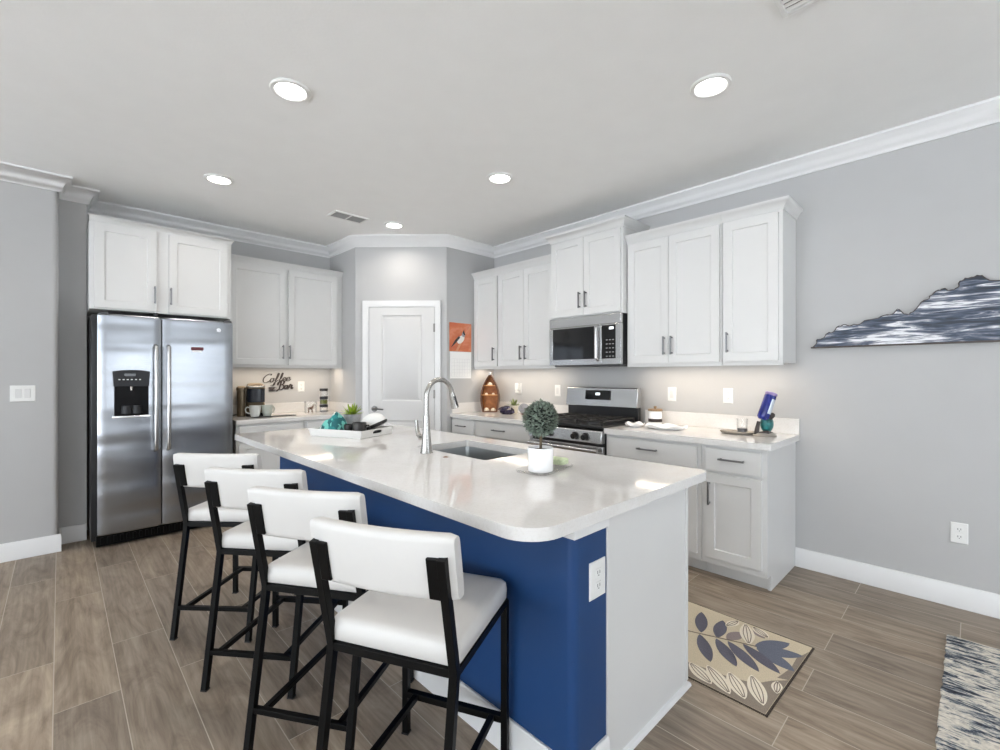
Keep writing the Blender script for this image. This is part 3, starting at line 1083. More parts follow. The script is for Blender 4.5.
for yc in (2.175, 2.555):
    for xc in (3.16, 3.44):
        b = B()
        b.lathe([(0.055, 0.925), (0.052, 0.934), (0.04, 0.936)], (xc, yc, 0), 24); b.lathe([(0.038, 0.934), (0.038, 0.944), (0.034, 0.947)], (xc, yc, 0), 24)
        b.build('burner', M['dark_grey'], rg_)
b = B(); b.lathe([(0.045, 0.925), (0.042, 0.938), (0.03, 0.944)], (3.30, 2.365, 0), 24); b.build('burner', M['dark_grey'], rg_)
grate_m = plain('cast_iron', (38, 36, 35), 0.55, var=0.15, scale=60)
for ya, yb in ((y0 + 0.02, y0 + 0.255), (y0 + 0.26, y1 - 0.26), (y1 - 0.255, y1 - 0.02)):
    b = B()
    zt = 0.962
    for y in (ya + 0.006, yb - 0.006):
        b.box(3.04, 3.53, y - 0.006, y + 0.006, zt - 0.012, zt)
    for x in (3.046, 3.175, 3.295, 3.415, 3.524):
        b.box(x - 0.006, x + 0.006, ya, yb, zt - 0.012, zt)
    b.box(3.04, 3.53, (ya + yb) / 2 - 0.005, (ya + yb) / 2 + 0.005, zt - 0.010, zt + 0.004)
    for x in (3.046, 3.524):
        for y in (ya + 0.008, yb - 0.008):
            b.box(x - 0.008, x + 0.008, y - 0.008, y + 0.008, 0.924, zt - 0.01)
    b.build('grate', grate_m, rg_, bevel=0.002)
b = B(); b.box(3.56, 3.605, y0 + 0.005, y1 - 0.005, 0.92, 1.07); b.build('backguard_base', M['black_plastic'], rg_, bevel=0.002)
b = B()
b.prism([(3.53, y0, 1.04), (3.548, y0, 1.205), (3.562, y0, 1.213), (3.605, y0, 1.213), (3.605, y0, 1.04)], (0, y1 - y0, 0))
bg = b.build('backguard', M['steel'], rg_, bevel=0.004)
b = B(); b.prism([(3.5305, 2.25, 1.10), (3.542, 2.25, 1.185), (3.55, 2.25, 1.185), (3.55, 2.25, 1.10)], (0, 0.27, 0)); dp = b.build('display_panel', M['black_glass'], bg)
b = B(); b.prism([(3.5332, 2.36, 1.142), (3.5358, 2.36, 1.162), (3.542, 2.36, 1.162), (3.542, 2.36, 1.142)], (0, 0.045, 0)); b.build('clock_digits', M['display'], bg)

# ------------------------------------------------------------------ island
isl = thing('kitchen_island', (1.5, 2.1, 0), 'blue island base with white end panel and white baseboard', 'island')
iy0, iy1 = 0.848, 3.43
ZI, ZIT = 0.868, 0.906
b = B()
pts = []
for i in range(7):
    a = PI + (PI / 2) * i / 6
    pts.append((1.13 + 0.03 + 0.03 * math.cos(a), iy0 + 0.03 + 0.03 * math.sin(a), 0.002))
pts += [(1.306, iy0, 0.002), (1.306, iy1, 0.002), (1.13, iy1, 0.002)]
b.prism(pts, (0, 0, ZI - 0.003))
b.build('blue_half_wall', M['blue'], isl)
b = B(); b.sweep([(1.13, iy1), (1.13, iy0), (1.306, iy0)], BASE, -1)
b.build('baseboard', M['trim'], isl, bevel=0.002)
b = B()
b.box(1.124, 1.3055, iy0 - 0.014, iy0 + 0.002, 0.822, ZI); b.box(1.116, 1.131, iy0 - 0.014, iy0 + 0.055, 0.822, ZI)
b.build('top_trim', M['trim'], isl, bevel=0.003)
b = B()
b.box(1.307, 1.92, iy0 - 0.0, iy0 + 0.02, 0.001, ZI)
b.box(1.307, 1.32, iy0 - 0.006, iy0, 0.03, ZI); b.box(1.905, 1.922, iy0 - 0.006, iy0 + 0.02, 0.03, ZI)
b.build('end_panel', M['cabinet'], isl, bevel=0.002)
b = B()
b.sweep([(1.307, iy0), (1.922, iy0), (1.922, iy0 + 0.10)], [(0, 0), (0.014, 0), (0.013, 0.009), (0.009, 0.016), (0, 0.020)], -1)
b.build('shoe_moulding', M['trim'], isl)
b = B()   # kitchen-side carcass, open where the sink hangs
b.box(1.307, 1.895, iy0 + 0.021, 1.58, 0.095, ZI); b.box(1.307, 1.895, 2.33, iy1 - 0.001, 0.095, ZI); b.box(1.307, 1.895, 1.58, 2.33, 0.095, 0.55)
b.box(1.307, 1.83, iy0 + 0.021, iy1 - 0.001, 0.002, 0.095)
b.build('carcass', M['cabinet'], isl, bevel=0.001)
IF = Face('+x', 1.895)
for a0, a1 in ((0.88, 1.56), (1.60, 2.02), (2.03, 2.45), (2.49, 3.40)):
    d = shaker(IF, a0, a1, 0.14, 0.84).build('door', M['cabinet'], isl, bevel=0.0015)
    bar_pull(IF, a1 - 0.04, 0.72, 0.15, True, d)
SK = (1.495, 1.885, 1.655, 2.255)
it = slab('island_worktop', 0.888, 2.040, 0.800, 3.635, ZI, ZIT, (0.115, 0.045, 0.03, 0.03), None, 0.007,
          holes=[rrect(SK[0], SK[1], SK[2], SK[3], (0.02,) * 4, 5)])
tag(it, 'large white quartz island worktop with rounded front corner', 'worktop')
# sink
sk = thing('kitchen_sink', ((SK[0] + SK[1]) / 2, (SK[2] + SK[3]) / 2, ZI - 0.001), 'rectangular stainless undermount sink in the island', 'sink')
def lp(i, z, r=0.02):
    return [Vector((x, y, z)) for x, y in rrect(SK[0] + i, SK[1] - i, SK[2] + i, SK[3] - i, (r,) * 4, 5)]
b = B()
zr = ZI - 0.001
b.ring_loft([lp(-0.02, zr), lp(0.0, zr), lp(0.002, zr - 0.01), lp(0.006, 0.66), lp(0.02, 0.648), lp(0.1, 0.646, 0.015), lp(0.1, 0.643, 0.015), lp(0.016, 0.643), lp(-0.002, 0.66), lp(-0.002, zr - 0.004), lp(-0.02, zr - 0.004), lp(-0.02, zr)], caps=False)
b.box(SK[0] + 0.1, SK[1] - 0.1, SK[2] + 0.1, SK[3] - 0.1, 0.643, 0.646)
b.build('basin', M['sink_steel'], sk)
b = B(); b.lathe([(0.055, 0.6465), (0.05, 0.650), (0.03, 0.6475)], (1.69, 1.955, 0), 24); b.build('drain', M['chrome'], sk)
# faucet
fc = thing('kitchen_faucet', (1.415, 2.035, ZIT), 'tall brushed nickel gooseneck faucet beside the island sink', 'faucet')
fx_, fy_ = 1.415, 2.035
b = B()
b.lathe([(0.034, ZIT), (0.032, ZIT + 0.006), (0.026, ZIT + 0.05), (0.020, ZIT + 0.12), (0.0155, ZIT + 0.2)], (fx_, fy_, 0), 24)
b.build('base', M['nickel'], fc)
b = B()
pth = [(fx_, fy_, ZIT + 0.19), (fx_, fy_, 1.20)]
cxr, rr = 0.086, 0.086
for i in range(1, 17):
    a = PI - (PI * 0.93) * i / 16
    pth.append((fx_ + cxr + rr * math.cos(a), fy_, 1.205 + rr * 1.08 * math.sin(a)))
b.tube(pth, 0.0135, 14)
b.build('spout', M['nickel'], fc)
e = Vector(pth[-1]); dr_ = (Vector(pth[-1]) - Vector(pth[-2])).normalized()
b = B(); b.tube([e, e + dr_ * 0.02, e + dr_ * 0.06, e + dr_ * 0.09], [0.0145, 0.017, 0.020, 0.022], 18)
sh_ = b.build('spray_head', M['nickel'], fc)
s0 = e + dr_ * 0.055 + Vector((0, -0.014, 0.006))
b = B(); b.tube([s0 - dr_ * 0.028, s0 + dr_ * 0.028], 0.010, 12, flat=0.8); b.build('spray_button', M['black_plastic'], sh_)
b = B()
b.tube([(fx_, fy_, 0.985), (fx_, fy_ + 0.055, 0.985)], [0.017, 0.018], 16)
b.tube([(fx_, fy_ + 0.05, 0.985), (fx_, fy_ + 0.075, 0.995), (fx_, fy_ + 0.09, 1.03), (fx_, fy_ + 0.095, 1.075)], [0.016, 0.014, 0.010, 0.008], 12)
b.build('lever', M['nickel'], fc)
b = B(); b.lathe([(0.014, ZIT), (0.014, ZIT + 0.002), (0.011, ZIT + 0.004), (0.007, ZIT + 0.004), (0.006, ZIT + 0.006)], (1.41, 1.86, 0), 20)
tag(b.build('air_switch', plain('switch_metal', (150, 128, 118), 0.3, 0.8)), 'small round metal push button beside the sink', 'button')

# ------------------------------------------------------------------ bar stools
SQ = 0.0115


def make_stool():
    o = thing('bar_stool', (0, 0, 0), '', 'bar stool', 'white bar stools along the island')
    hw = 0.1925
    xr, xf = -0.2, 0.2
    zk = 0.55
    for s in (1, -1):
        y = s * hw
        b = B(); b.tube([(-0.292, y, 0.004), (xr, y, zk), (-0.272, y, 0.872)], SQ, square=True, up=(0, 1, 0))
        lg = b.build('rear_leg', M['black_metal'], o, local=True, bevel=0.001)
        b = B(); b.box(-0.302, -0.278, y - 0.013, y + 0.013, 0, 0.006); b.build('foot_cap', M['black_plastic'], lg, local=True)
        b = B(); b.tube([(xf, y, 0.004), (xf, y, zk)], SQ, square=True, up=(0, 1, 0))
        lg = b.build('front_leg', M['black_metal'], o, local=True, bevel=0.001)
        b = B(); b.box(xf - 0.013, xf + 0.013, y - 0.013, y + 0.013, 0, 0.006); b.build('foot_cap', M['black_plastic'], lg, local=True)
        # bracket plate between post and cushion
        yb = s * (hw - 0.026)
        b = B()
        b.prism([(-0.2595, yb - 0.016, 0.760), (-0.2595, yb + 0.016, 0.760), (-0.2815, yb + 0.016, 0.870), (-0.2815, yb - 0.016, 0.870)], (0.012, 0, 0.002))
        b.build('back_bracket', M['black_metal'], o, local=True, bevel=0.002)
    b = B()
    b.tube([(xr, -hw, zk), (xr, hw, zk)], SQ, square=True); b.tube([(xf, -hw, zk), (xf, hw, zk)], SQ, square=True)
    for s in (1, -1):
        b.tube([(xr, s * hw, zk), (xf, s * hw, zk)], SQ, square=True)
    b.build('seat_frame', M['black_metal'], o, local=True, bevel=0.001)
    zs = 0.148
    xs = -0.292 + (0.092) * (zs / zk)
    b = B(); b.tube([(xs, -hw, zs), (xs, hw, zs)], SQ * 0.85, square=True); b.build('stretcher', M['black_metal'], o, local=True, bevel=0.001)
    b = B(); b.tube([(xf, -hw, zs), (xf, hw, zs)], SQ, square=True); b.build('footrest', M['black_metal'], o, local=True, bevel=0.001)
    for s in (1, -1):
        b = B(); b.tube([(xs, s * (hw - 0.045), zs), (xf, s * (hw - 0.045), zs)], SQ * 0.85, square=True); b.build('side_stretcher', M['black_metal'], o, local=True, bevel=0.001)
    # seat cushion: soft-edged pad
    b = B()
    x0, x1, w = -0.208, 0.208, 0.204
    zb, zt = zk + 0.012, 0.626
    def pad(i, z, cr):
        return [Vector((x, y, z)) for x, y in rrect(x0 + i, x1 - i, -w + i, w - i, (cr,) * 4, 5)]
    b.ring_loft([pad(0.012, zb, 0.02), pad(0.001, zb + 0.006, 0.025), pad(0.0, zb + 0.035, 0.025), pad(0.002, zt - 0.010, 0.025), pad(0.009, zt - 0.001, 0.025), pad(0.03, zt + 0.003, 0.03), pad(0.12, zt + 0.006, 0.04)])
    b.build('seat', M['leather'], o, local=True, angle=60)
    # curved back cushion
    rings = []
    n = 16
    hb = 0.220
    for i in range(n + 1):
        y = -hb + 2 * hb * i / n
        y = math.copysign(abs(y / hb) ** 0.8, y) * hb
        e = 0.0 if i in (0, n) else 1.0
        sag = 0.022 * (y / hb) ** 2
        xc = -0.251 + sag
        th = 0.025 * (0.72 + 0.28 * e)
        hz = 0.0885 - 0.006 * (1 - e)
        ring = []
        for k in range(16):
            a = 2 * PI * k / 16
            cx_, cz_ = math.cos(a), math.sin(a)
            px = math.copysign(abs(cx_) ** 0.45, cx_) * th
            pz = math.copysign(abs(cz_) ** 0.28, cz_) * hz
            ring.append(Vector((xc + px - 0.19 * (pz + 0.012), y, 0.838 + pz)))
        rings.append(ring)
    b = B(); b.ring_loft(rings)
    b.build('backrest', M['leather'], o, local=True, angle=60)
    return o


def stool_pose(k, a):
    """rear-left post on the ground plan and facing angle -> root position"""
    c, s = math.cos(a), math.sin(a)
    lx, ly = -0.2, 0.1925
    return (k[0] - (lx * c - ly * s), k[1] - (lx * s + ly * c), 0)


stool = make_stool()
STOOLS = [((0.566, 1.279), 26.5, 'nearest white bar stool with black frame, at the rounded island corner'),
          ((0.546, 1.798), 33, 'second nearest white bar stool, just behind the closest one'),
          ((0.510, 2.297), 39.5, 'third white bar stool from the camera, in front of the farthest one'),
          ((0.478, 2.842), 43, 'farthest white bar stool, in front of the refrigerator')]
for i, (k, a, lab) in enumerate(STOOLS):
    o = stool if i == 0 else copy_tree(stool)
    o.location = stool_pose(k, math.radians(a))
    o.rotation_euler = (0, 0, math.radians(a))
    o['label'] = lab


# ------------------------------------------------------------------ outlets and switches
def outlet(face, a, z, label, w=0.036, h=0.058, gangs=1, rocker=False, cat='outlet', name='wall_outlet', group='white wall outlets'):
    o = thing(name, face.w(a, 0, z), label, cat, group)
    b = B()
    W2 = w + 0.023 * (gangs - 1)
    rg = lambda i, d: [Vector(face.w(aa, d, zz)) for aa, zz in ((a - W2 + i, z - h + i), (a + W2 - i, z - h + i), (a + W2 - i, z + h - i), (a - W2 + i, z + h - i))]
    b.ring_loft([rg(0, 0.0005), rg(0, 0.003), rg(0.004, 0.006)])
    b.build('cover_plate', M['white_plastic'], o)
    for g in range(gangs):
        ac = a + (g - (gangs - 1) / 2) * 0.046
        if rocker:
            b = B(); face.box(b, ac - 0.016, ac + 0.016, 0.005, 0.0085, z - 0.033, z + 0.033)
            b.build('rocker', M['cabinet'], o, bevel=0.002)
        else:
            for s in (-1, 1):
                b = B(); face.box(b, ac - 0.015, ac + 0.015, 0.005, 0.0075, z + s * 0.021 - 0.014, z + s * 0.021 + 0.014)
                k = b.build('socket', M['white_plastic'], o, bevel=0.004)
                b = B()
                for dx in (-0.006, 0.006):
                    face.box(b, ac + dx - 0.0013, ac + dx + 0.0013, 0.007, 0.0079, z + s * 0.021 - 0.003, z + s * 0.021 + 0.007)
                face.box(b, ac - 0.002, ac + 0.002, 0.007, 0.0079, z + s * 0.021 - 0.010, z + s * 0.021 - 0.006)
                b.build('slot', M['slot'], k)
    return o


outlet(R, 0.058, 0.425, 'white outlet low on the right wall below the mountain art')
outlet(R, 1.305, 1.165, 'white outlet plate above the oval tray on the backsplash wall')
outlet(R, 1.75, 1.165, 'white outlet plate above the canister right of the range', rocker=True)
outlet(R, 2.965, 1.165, 'narrow white switch plate just left of the range', rocker=True)
oo = outlet(R, 3.51, 1.175, 'white outlet with a plug-in freshener above the purple crystal')
b = B(); b.box(XR - 0.055, XR - 0.008, 3.485, 3.53, 1.155, 1.235); b.sphere((XR - 0.04, 3.507, 1.14), 0.022, 14, 8)
tag(b.build('air_freshener', M['white_plastic'], bevel=0.008), 'white plug-in air freshener on the outlet behind the small succulent', 'air freshener')
outlet(L, 1.955, 1.195, 'white outlet beside the coffee bar lettering')
outlet(Face('-y', 4.77), -0.19, 1.19, 'white double light switch on the left wall', gangs=2, rocker=True, cat='light switch', name='light_switch', group=None, w=0.042)
outlet(Face('-y', iy0), 1.253, 0.663, 'white outlet on the blue end of the island', w=0.044, h=0.06)

# ------------------------------------------------------------------ wall pieces
# painted mountain ridge
ridge = [(0.765, 1.508), (0.735, 1.53), (0.728, 1.562), (0.70, 1.566), (0.672, 1.598), (0.64, 1.606), (0.61, 1.642), (0.575, 1.648), (0.545, 1.640), (0.50, 1.646), (0.465, 1.668), (0.43, 1.672),
         (0.40, 1.684), (0.37, 1.692), (0.345, 1.694), (0.322, 1.722), (0.30, 1.70), (0.27, 1.684), (0.245, 1.706), (0.225, 1.735), (0.19, 1.764), (0.17, 1.786), (0.142, 1.812), (0.13, 1.816), (0.09, 1.806),
         (0.062, 1.818), (0.055, 1.852), (0.035, 1.866), (0.0, 1.866), (-0.03, 1.87), (-0.06, 1.838), (-0.1, 1.832), (-0.16, 1.85), (-0.22, 1.81), (-0.3, 1.77), (-0.36, 1.78), (-0.45, 1.70), (-0.55, 1.66), (-0.66, 1.60), (-0.8, 1.55), (-0.95, 1.506)]
rn = random.Random(4)
fine = []
for (ya, za), (yb, zb) in zip(ridge[:-1], ridge[1:]):
    for k in range(3):
        t = k / 3
        fine.append((ya + (yb - ya) * t + (rn.uniform(-0.003, 0.003) if k else 0), za + (zb - za) * t + (rn.uniform(-0.006, 0.007) if k else 0)))
ridge = fine + [ridge[-1]]
b = B()
b.mi = 0
b.prism([(XR - 0.034, y, z) for y, z in ridge], (0.012, 0, 0))
for f in b.bm.faces:
    if len(f.verts) == 4:
        f.material_index = 1
art = thing('wall_art', (XR, -0.1, 1.5), 'blue and white painted mountain ridge cutout on the right wall', 'wall art')
b.build('painted_panel', [M['art'], M['art_edge']], art, smooth=False)
b = B(); b.box(XR - 0.0225, XR - 0.001, -0.6, 0.5, 1.53, 1.56); b.build('hanging_rail', M['wood_dark'], art)
# thin dark ridge line and lower edge strip
b = B(); b.tube([(XR - 0.034, y, z) for y, z in ridge], 0.0026, 6); b.build('dark_rim', M['art_edge'], art)
b = B(); b.box(XR - 0.037, XR - 0.022, -0.95, 0.762, 1.502, 1.512); b.build('lower_edge', M['art_edge'], art)

# bird calendar on the pantry side wall
CF = Face('-y', 3.92)
cal = thing('wall_calendar', (3.17, 3.92, 1.6), 'wall calendar with an orange bird picture above a white page', 'calendar')
b = B(); CF.box(b, 3.02, 3.325, 0.001, 0.006, 1.583, 1.895)
pic = b.build('picture_page', M['calendar'], cal)
b = B(); CF.box(b, 3.03, 3.325, 0.001, 0.005, 1.288, 1.580)
page = b.build('date_page', M['paper'], cal)
b = B()
for i in range(6):
    CF.box(b, 3.05, 3.305, 0.0049, 0.0056, 1.31 + i * 0.038, 1.3115 + i * 0.038)
for i in range(8):
    CF.box(b, 3.05 + i * 0.0362, 3.0515 + i * 0.0362, 0.0049, 0.0056, 1.31, 1.50)
b.build('date_grid', M['paper_line'], page)


def flat(face, pts, d, name, mat, parent):
    b = B()
    b.prism([face.w(a, d, z) for a, z in pts], tuple(Vector(face.w(0, d + 0.0006, 0)) - Vector(face.w(0, d, 0))))
    return b.build(name, mat, parent, smooth=False)


def ell(ca, cz, ra, rz, rot=0, n=18):
    c, s = math.cos(rot), math.sin(rot)
    return [(ca + ra * math.cos(t) * c - rz * math.sin(t) * s, cz + ra * math.cos(t) * s + rz * math.sin(t) * c) for t in [2 * PI * i / n for i in range(n)]]


flat(CF, [(3.10, 1.585), (3.13, 1.585), (3.19, 1.68), (3.26, 1.80), (3.315, 1.86), (3.30, 1.86), (3.23, 1.78), (3.165, 1.69)], 0.0061, 'branch_print', M['branch_ink'], pic)
flat(CF, ell(3.175, 1.715, 0.06, 0.035, 0.7), 0.0068, 'bird_print', M['white_feather'], pic)
flat(CF, [(3.035, 1.62), (3.10, 1.67), (3.165, 1.735), (3.15, 1.755), (3.09, 1.70)], 0.0075, 'wing_print', M['ink'], pic)
flat(CF, ell(3.212, 1.772, 0.024, 0.028), 0.0075, 'head_print', M['grey_feather'], pic)
flat(CF, [(3.20, 1.79), (3.216, 1.825), (3.228, 1.79), (3.24, 1.768), (3.222, 1.765)], 0.0082, 'crest_print', M['ink'], pic)

# lettering over the coffee counter
sg = thing('coffee_bar_sign', (1.71, YL, 1.25), 'dark script wall lettering reading Coffee Bar with a small cup', 'sign')


def crom(pts, n=7):
    out = []
    P = [pts[0]] + list(pts) + [pts[-1]]
    for i in range(1, len(P) - 2):
        p0, p1, p2, p3 = (Vector(p) for p in P[i - 1:i + 3])
        for k in range(n):
            t = k / n
            out.append(0.5 * ((2 * p1) + (p2 - p0) * t + (2 * p0 - 5 * p1 + 4 * p2 - p3) * t * t + (-p0 + 3 * p1 - 3 * p2 + p3) * t ** 3))
    out.append(Vector(pts[-1]))
    return out


def stroke(b, pts, ox, oz, sx, sz, slant, r0, rot=0.06):
    path = []
    for p in crom(pts):
        x = p[0] * sx + p[1] * sz * slant
        z = p[1] * sz
        path.append((ox + x, YL - 0.008, oz + z + x * rot))
    rad = []
    for i in range(len(path)):
        a = Vector(path[max(i - 1, 0)]); c = Vector(path[min(i + 1, len(path) - 1)])
        t = (c - a).normalized()
        rad.append(r0 * (0.5 + 0.75 * abs(t.z)))     # thicker down strokes, like a brush pen
    b.tube(path, rad, 8, up=(0, 1, 0))


e_ = lambda x: [(x, 0.45), (x + 0.45, 0.55), (x + 0.5, 0.9), (x + 0.25, 1.0), (x + 0.02, 0.6), (x + 0.15, 0.12), (x + 0.45, 0.05), (x + 0.75, 0.4)]
f_ = lambda x: [(x, 0.35), (x + 0.3, 0.9), (x + 0.42, 1.9), (x + 0.28, 2.15), (x + 0.18, 1.7), (x + 0.15, 0.5), (x + 0.1, -0.7), (x - 0.05, -0.75), (x - 0.02, -0.2), (x + 0.3, 0.15), (x + 0.55, 0.4)]
o_ = lambda x: [(x + 0.45, 0.95), (x + 0.1, 0.9), (x, 0.4), (x + 0.2, 0.03), (x + 0.5, 0.15), (x + 0.55, 0.7), (x + 0.4, 0.97), (x + 0.6, 0.8), (x + 0.8, 0.85)]
letters = [[(1.15, 1.7), (1.2, 2.0), (0.8, 2.05), (0.3, 1.6), (0.05, 0.9), (0.2, 0.2), (0.65, 0.0), (1.1, 0.25), (1.3, 0.5)], o_(1.3), f_(2.15), f_(2.85), e_(3.5), e_(4.2)]
names = ['letter_c', 'letter_o', 'letter_f', 'letter_f', 'letter_e', 'letter_e']
for pts, nm in zip(letters, names):
    b = B(); stroke(b, pts, 1.548, 1.243, 0.058, 0.043, 0.28, 0.0044)
    b.build('script_letter', M['sign'], sg)
ba = [[(0.25, 2.0), (0.2, 1.0), (0.1, 0.0)],
      [(-0.1, 1.7), (0.3, 2.1), (0.8, 1.95), (0.75, 1.35), (0.35, 1.1), (0.9, 0.95), (0.9, 0.3), (0.5, 0.0), (0.05, 0.1), (-0.35, -0.3)],
      [(1.65, 0.8), (1.35, 0.95), (1.15, 0.5), (1.35, 0.08), (1.65, 0.5), (1.7, 0.95), (1.65, 0.4), (1.8, 0.05), (2.0, 0.4)],
      [(2.0, 0.4), (2.2, 1.1), (2.3, 0.85), (2.55, 0.9), (2.5, 0.5), (2.5, 0.15), (2.65, 0.02), (2.85, 0.3)]]
b = B(); stroke(b, ba[0], 1.712, 1.165, 0.053, 0.046, 0.2, 0.0068); stroke(b, ba[1], 1.712, 1.165, 0.053, 0.046, 0.2, 0.0068); b.build('script_letter', M['sign'], sg)
b = B(); stroke(b, ba[2], 1.712, 1.165, 0.053, 0.046, 0.2, 0.0068); b.build('script_letter', M['sign'], sg)
b = B(); stroke(b, ba[3], 1.712, 1.165, 0.053, 0.046, 0.2, 0.0068); b.build('script_letter', M['sign'], sg)
b = B()
cup = [(1.615, 1.195), (1.675, 1.195), (1.670, 1.175), (1.658, 1.162), (1.632, 1.162), (1.620, 1.175)]
b.prism([(x, YL - 0.012, z) for x, z in cup], (0, 0.008, 0))
b.prism([(1.606, YL - 0.012, 1.160), (1.684, YL - 0.012, 1.160), (1.672, YL - 0.012, 1.153), (1.618, YL - 0.012, 1.153)], (0, 0.008, 0))
b.tube([(1.672, YL - 0.008, 1.190), (1.69, YL - 0.008, 1.188), (1.688, YL - 0.008, 1.174), (1.668, YL - 0.008, 1.170)], 0.003, 6)
b.tube([(1.64, YL - 0.008, 1.203), (1.634, YL - 0.008, 1.213), (1.642, YL - 0.008, 1.222)], 0.0022, 6); b.tube([(1.655, YL - 0.008, 1.203), (1.649, YL - 0.008, 1.215), (1.657, YL - 0.008, 1.226)], 0.0022, 6)
b.build('cup_emblem', M['sign'], sg)

# ------------------------------------------------------------------ coffee bar things
zt = ZT + 0.0006
cm = thing('coffee_maker', (1.43, 5.05, zt), 'bronze and black single-serve coffee maker beside the refrigerator', 'coffee maker')


def rot_pts(c, a):
    return Matrix.Translation(Vector(c)) @ Matrix.Rotation(a, 4, 'Z')


CMX = rot_pts((1.43, 5.05, zt), -0.25)


def lbox(b, mat, x0, x1, y0, y1, z0, z1):
    n0 = len(b.bm.verts)
    b.box(x0, x1, y0, y1, z0, z1)
    b.bm.verts.ensure_lookup_table()
    bmesh.ops.transform(b.bm, matrix=mat, verts=b.bm.verts[n0:])


def lloft(b, mat, rings):
    b.ring_loft([[mat @ Vector(p) for p in r] for r in rings])


# local frame of the brewer: x right, y towards the wall
b = B(); lloft(b, CMX, [[(x, y, z) for x, y in rrect(-0.085, 0.085, -0.10, 0.13, (0.03,) * 4, 4)] for z in (0.0, 0.035)])
b.build('drip_base', M['black_plastic'], cm, bevel=0.003)
b = B(); lloft(b, CMX, [[(x, y, z) for x, y in rrect(-0.085, 0.085, 0.02, 0.13, (0.03,) * 4, 4)] for z in (0.03, 0.25)])
b.build('column', M['bronze'], cm, bevel=0.003)
b = B(); lloft(b, CMX, [[(x, y, z) for x, y in rrect(-0.165, -0.088, -0.04, 0.12, (0.025,) * 4, 4)] for z in (0.0, 0.255)])
lloft(b, CMX, [[(x, y, z) for x, y in rrect(-0.17 + i, -0.086 - i, -0.045 + i, 0.125 - i, (0.025,) * 4, 4)] for i, z in ((0, 0.256), (0, 0.285), (0.01, 0.30))])
b.build('water_reservoir', M['bronze'], cm, bevel=0.004)
b = B(); lloft(b, CMX, [[(x, y, z) for x, y in rrect(-0.082, 0.082, -0.105, 0.03, (0.05, 0.05, 0.01, 0.01), 5)] for z in (0.14, 0.275)])
b.build('brew_head', M['brewer_face'], cm, bevel=0.004)
b = B(); lloft(b, CMX, [[(x, y, z) for x, y in rrect(-0.086 + i, 0.086 - i, -0.11 + i, 0.13 - i, (0.05,) * 4, 5)] for i, z in ((0, 0.276), (0.002, 0.295), (0.012, 0.318), (0.03, 0.33))])
b.build('lid', M['bronze'], cm)
b = B(); b.tube([CMX @ Vector(p) for p in ((-0.075, -0.06, 0.30), (-0.06, -0.115, 0.295), (0, -0.128, 0.293), (0.06, -0.115, 0.295), (0.075, -0.06, 0.30))], 0.010, 10)
b.build('lift_handle', M['nickel'], cm)
b = B(); b.tube([(1.30, 5.10, zt + 0.02), (1.25, 5.11, zt + 0.014), (1.19, 5.12, zt + 0.007)], 0.006, 8); b.build('power_cord', M['black_plastic'], cm)

b = B(); lloft(b, Matrix.Translation((1.55, 4.86, zt)), [[(x, y, z) for x, y in rrect(-0.2, 0.2, -0.055, 0.055, (0.02,) * 4, 4)] for z in (0.0, 0.006)])
tag(b.build('drip_mat', M['black_plastic'], bevel=0.002), 'slim black mat under the two mugs', 'mat')
mug = None
for (x, y, ha, mm, lab) in ((1.372, 4.86, 2.75, 'mug', 'pale mug with its handle towards the refrigerator'), (1.482, 4.86, 0.35, 'mug2', 'grey-green mug with its handle towards the lettering')):
    o = thing('coffee_mug', (x, y, zt + 0.0066), lab, 'mug', 'mugs by the coffee maker')
    zz = zt + 0.0066
    b = B(); b.lathe([(0.032, 0.0), (0.038, 0.012), (0.049, 0.06), (0.052, 0.108), (0.049, 0.108), (0.046, 0.06), (0.034, 0.012), (0.002, 0.01)], (x, y, zz), 24)
    b.build('cup', M[mm], o)
    c, s = math.cos(ha), math.sin(ha)
    b = B(); b.tube([(x + c * r, y + s * r, zz + h) for r, h in ((0.048, 0.09), (0.068, 0.094), (0.084, 0.076), (0.08, 0.05), (0.062, 0.033), (0.042, 0.030))], 0.0055, 8)
    b.build('handle', M[mm], o)

# stacked spice jars: three glass jars with black lids
jar_lab = ['clear glass jar at the bottom of the black-lidded stack', 'glass jar of green herbs in the middle of the stack', 'glass jar on top of the black-lidded stack']
for k in range(3):
    x, y, z = 2.10, 4.98, zt + k * 0.0885
    o = thing('spice_jar', (x, y, z), jar_lab[k], 'jar', 'stacked jars on the coffee bar')
    b = B(); b.lathe([(0.040, 0.0), (0.043, 0.004), (0.043, 0.056), (0.036, 0.060), (0.034, 0.060), (0.040, 0.054), (0.040, 0.006), (0.003, 0.004)], (x, y, z), 24); b.build('jar_glass', M['glass'], o)
    b = B(); b.lathe([(0.044, 0.0602), (0.044, 0.086), (0.041, 0.088)], (x, y, z), 24); b.build('lid', M['black_plastic'], o)
    if k == 1:
        b = B(); b.lathe([(0.038, 0.007), (0.0385, 0.05), (0.02, 0.053)], (x, y, z), 20); b.build('herbs', M['jar_green'], o)
    if k == 0:
        b = B(); b.lathe([(0.038, 0.007), (0.0385, 0.02), (0.02, 0.024)], (x, y, z), 20); b.build('contents', M['disc'], o)
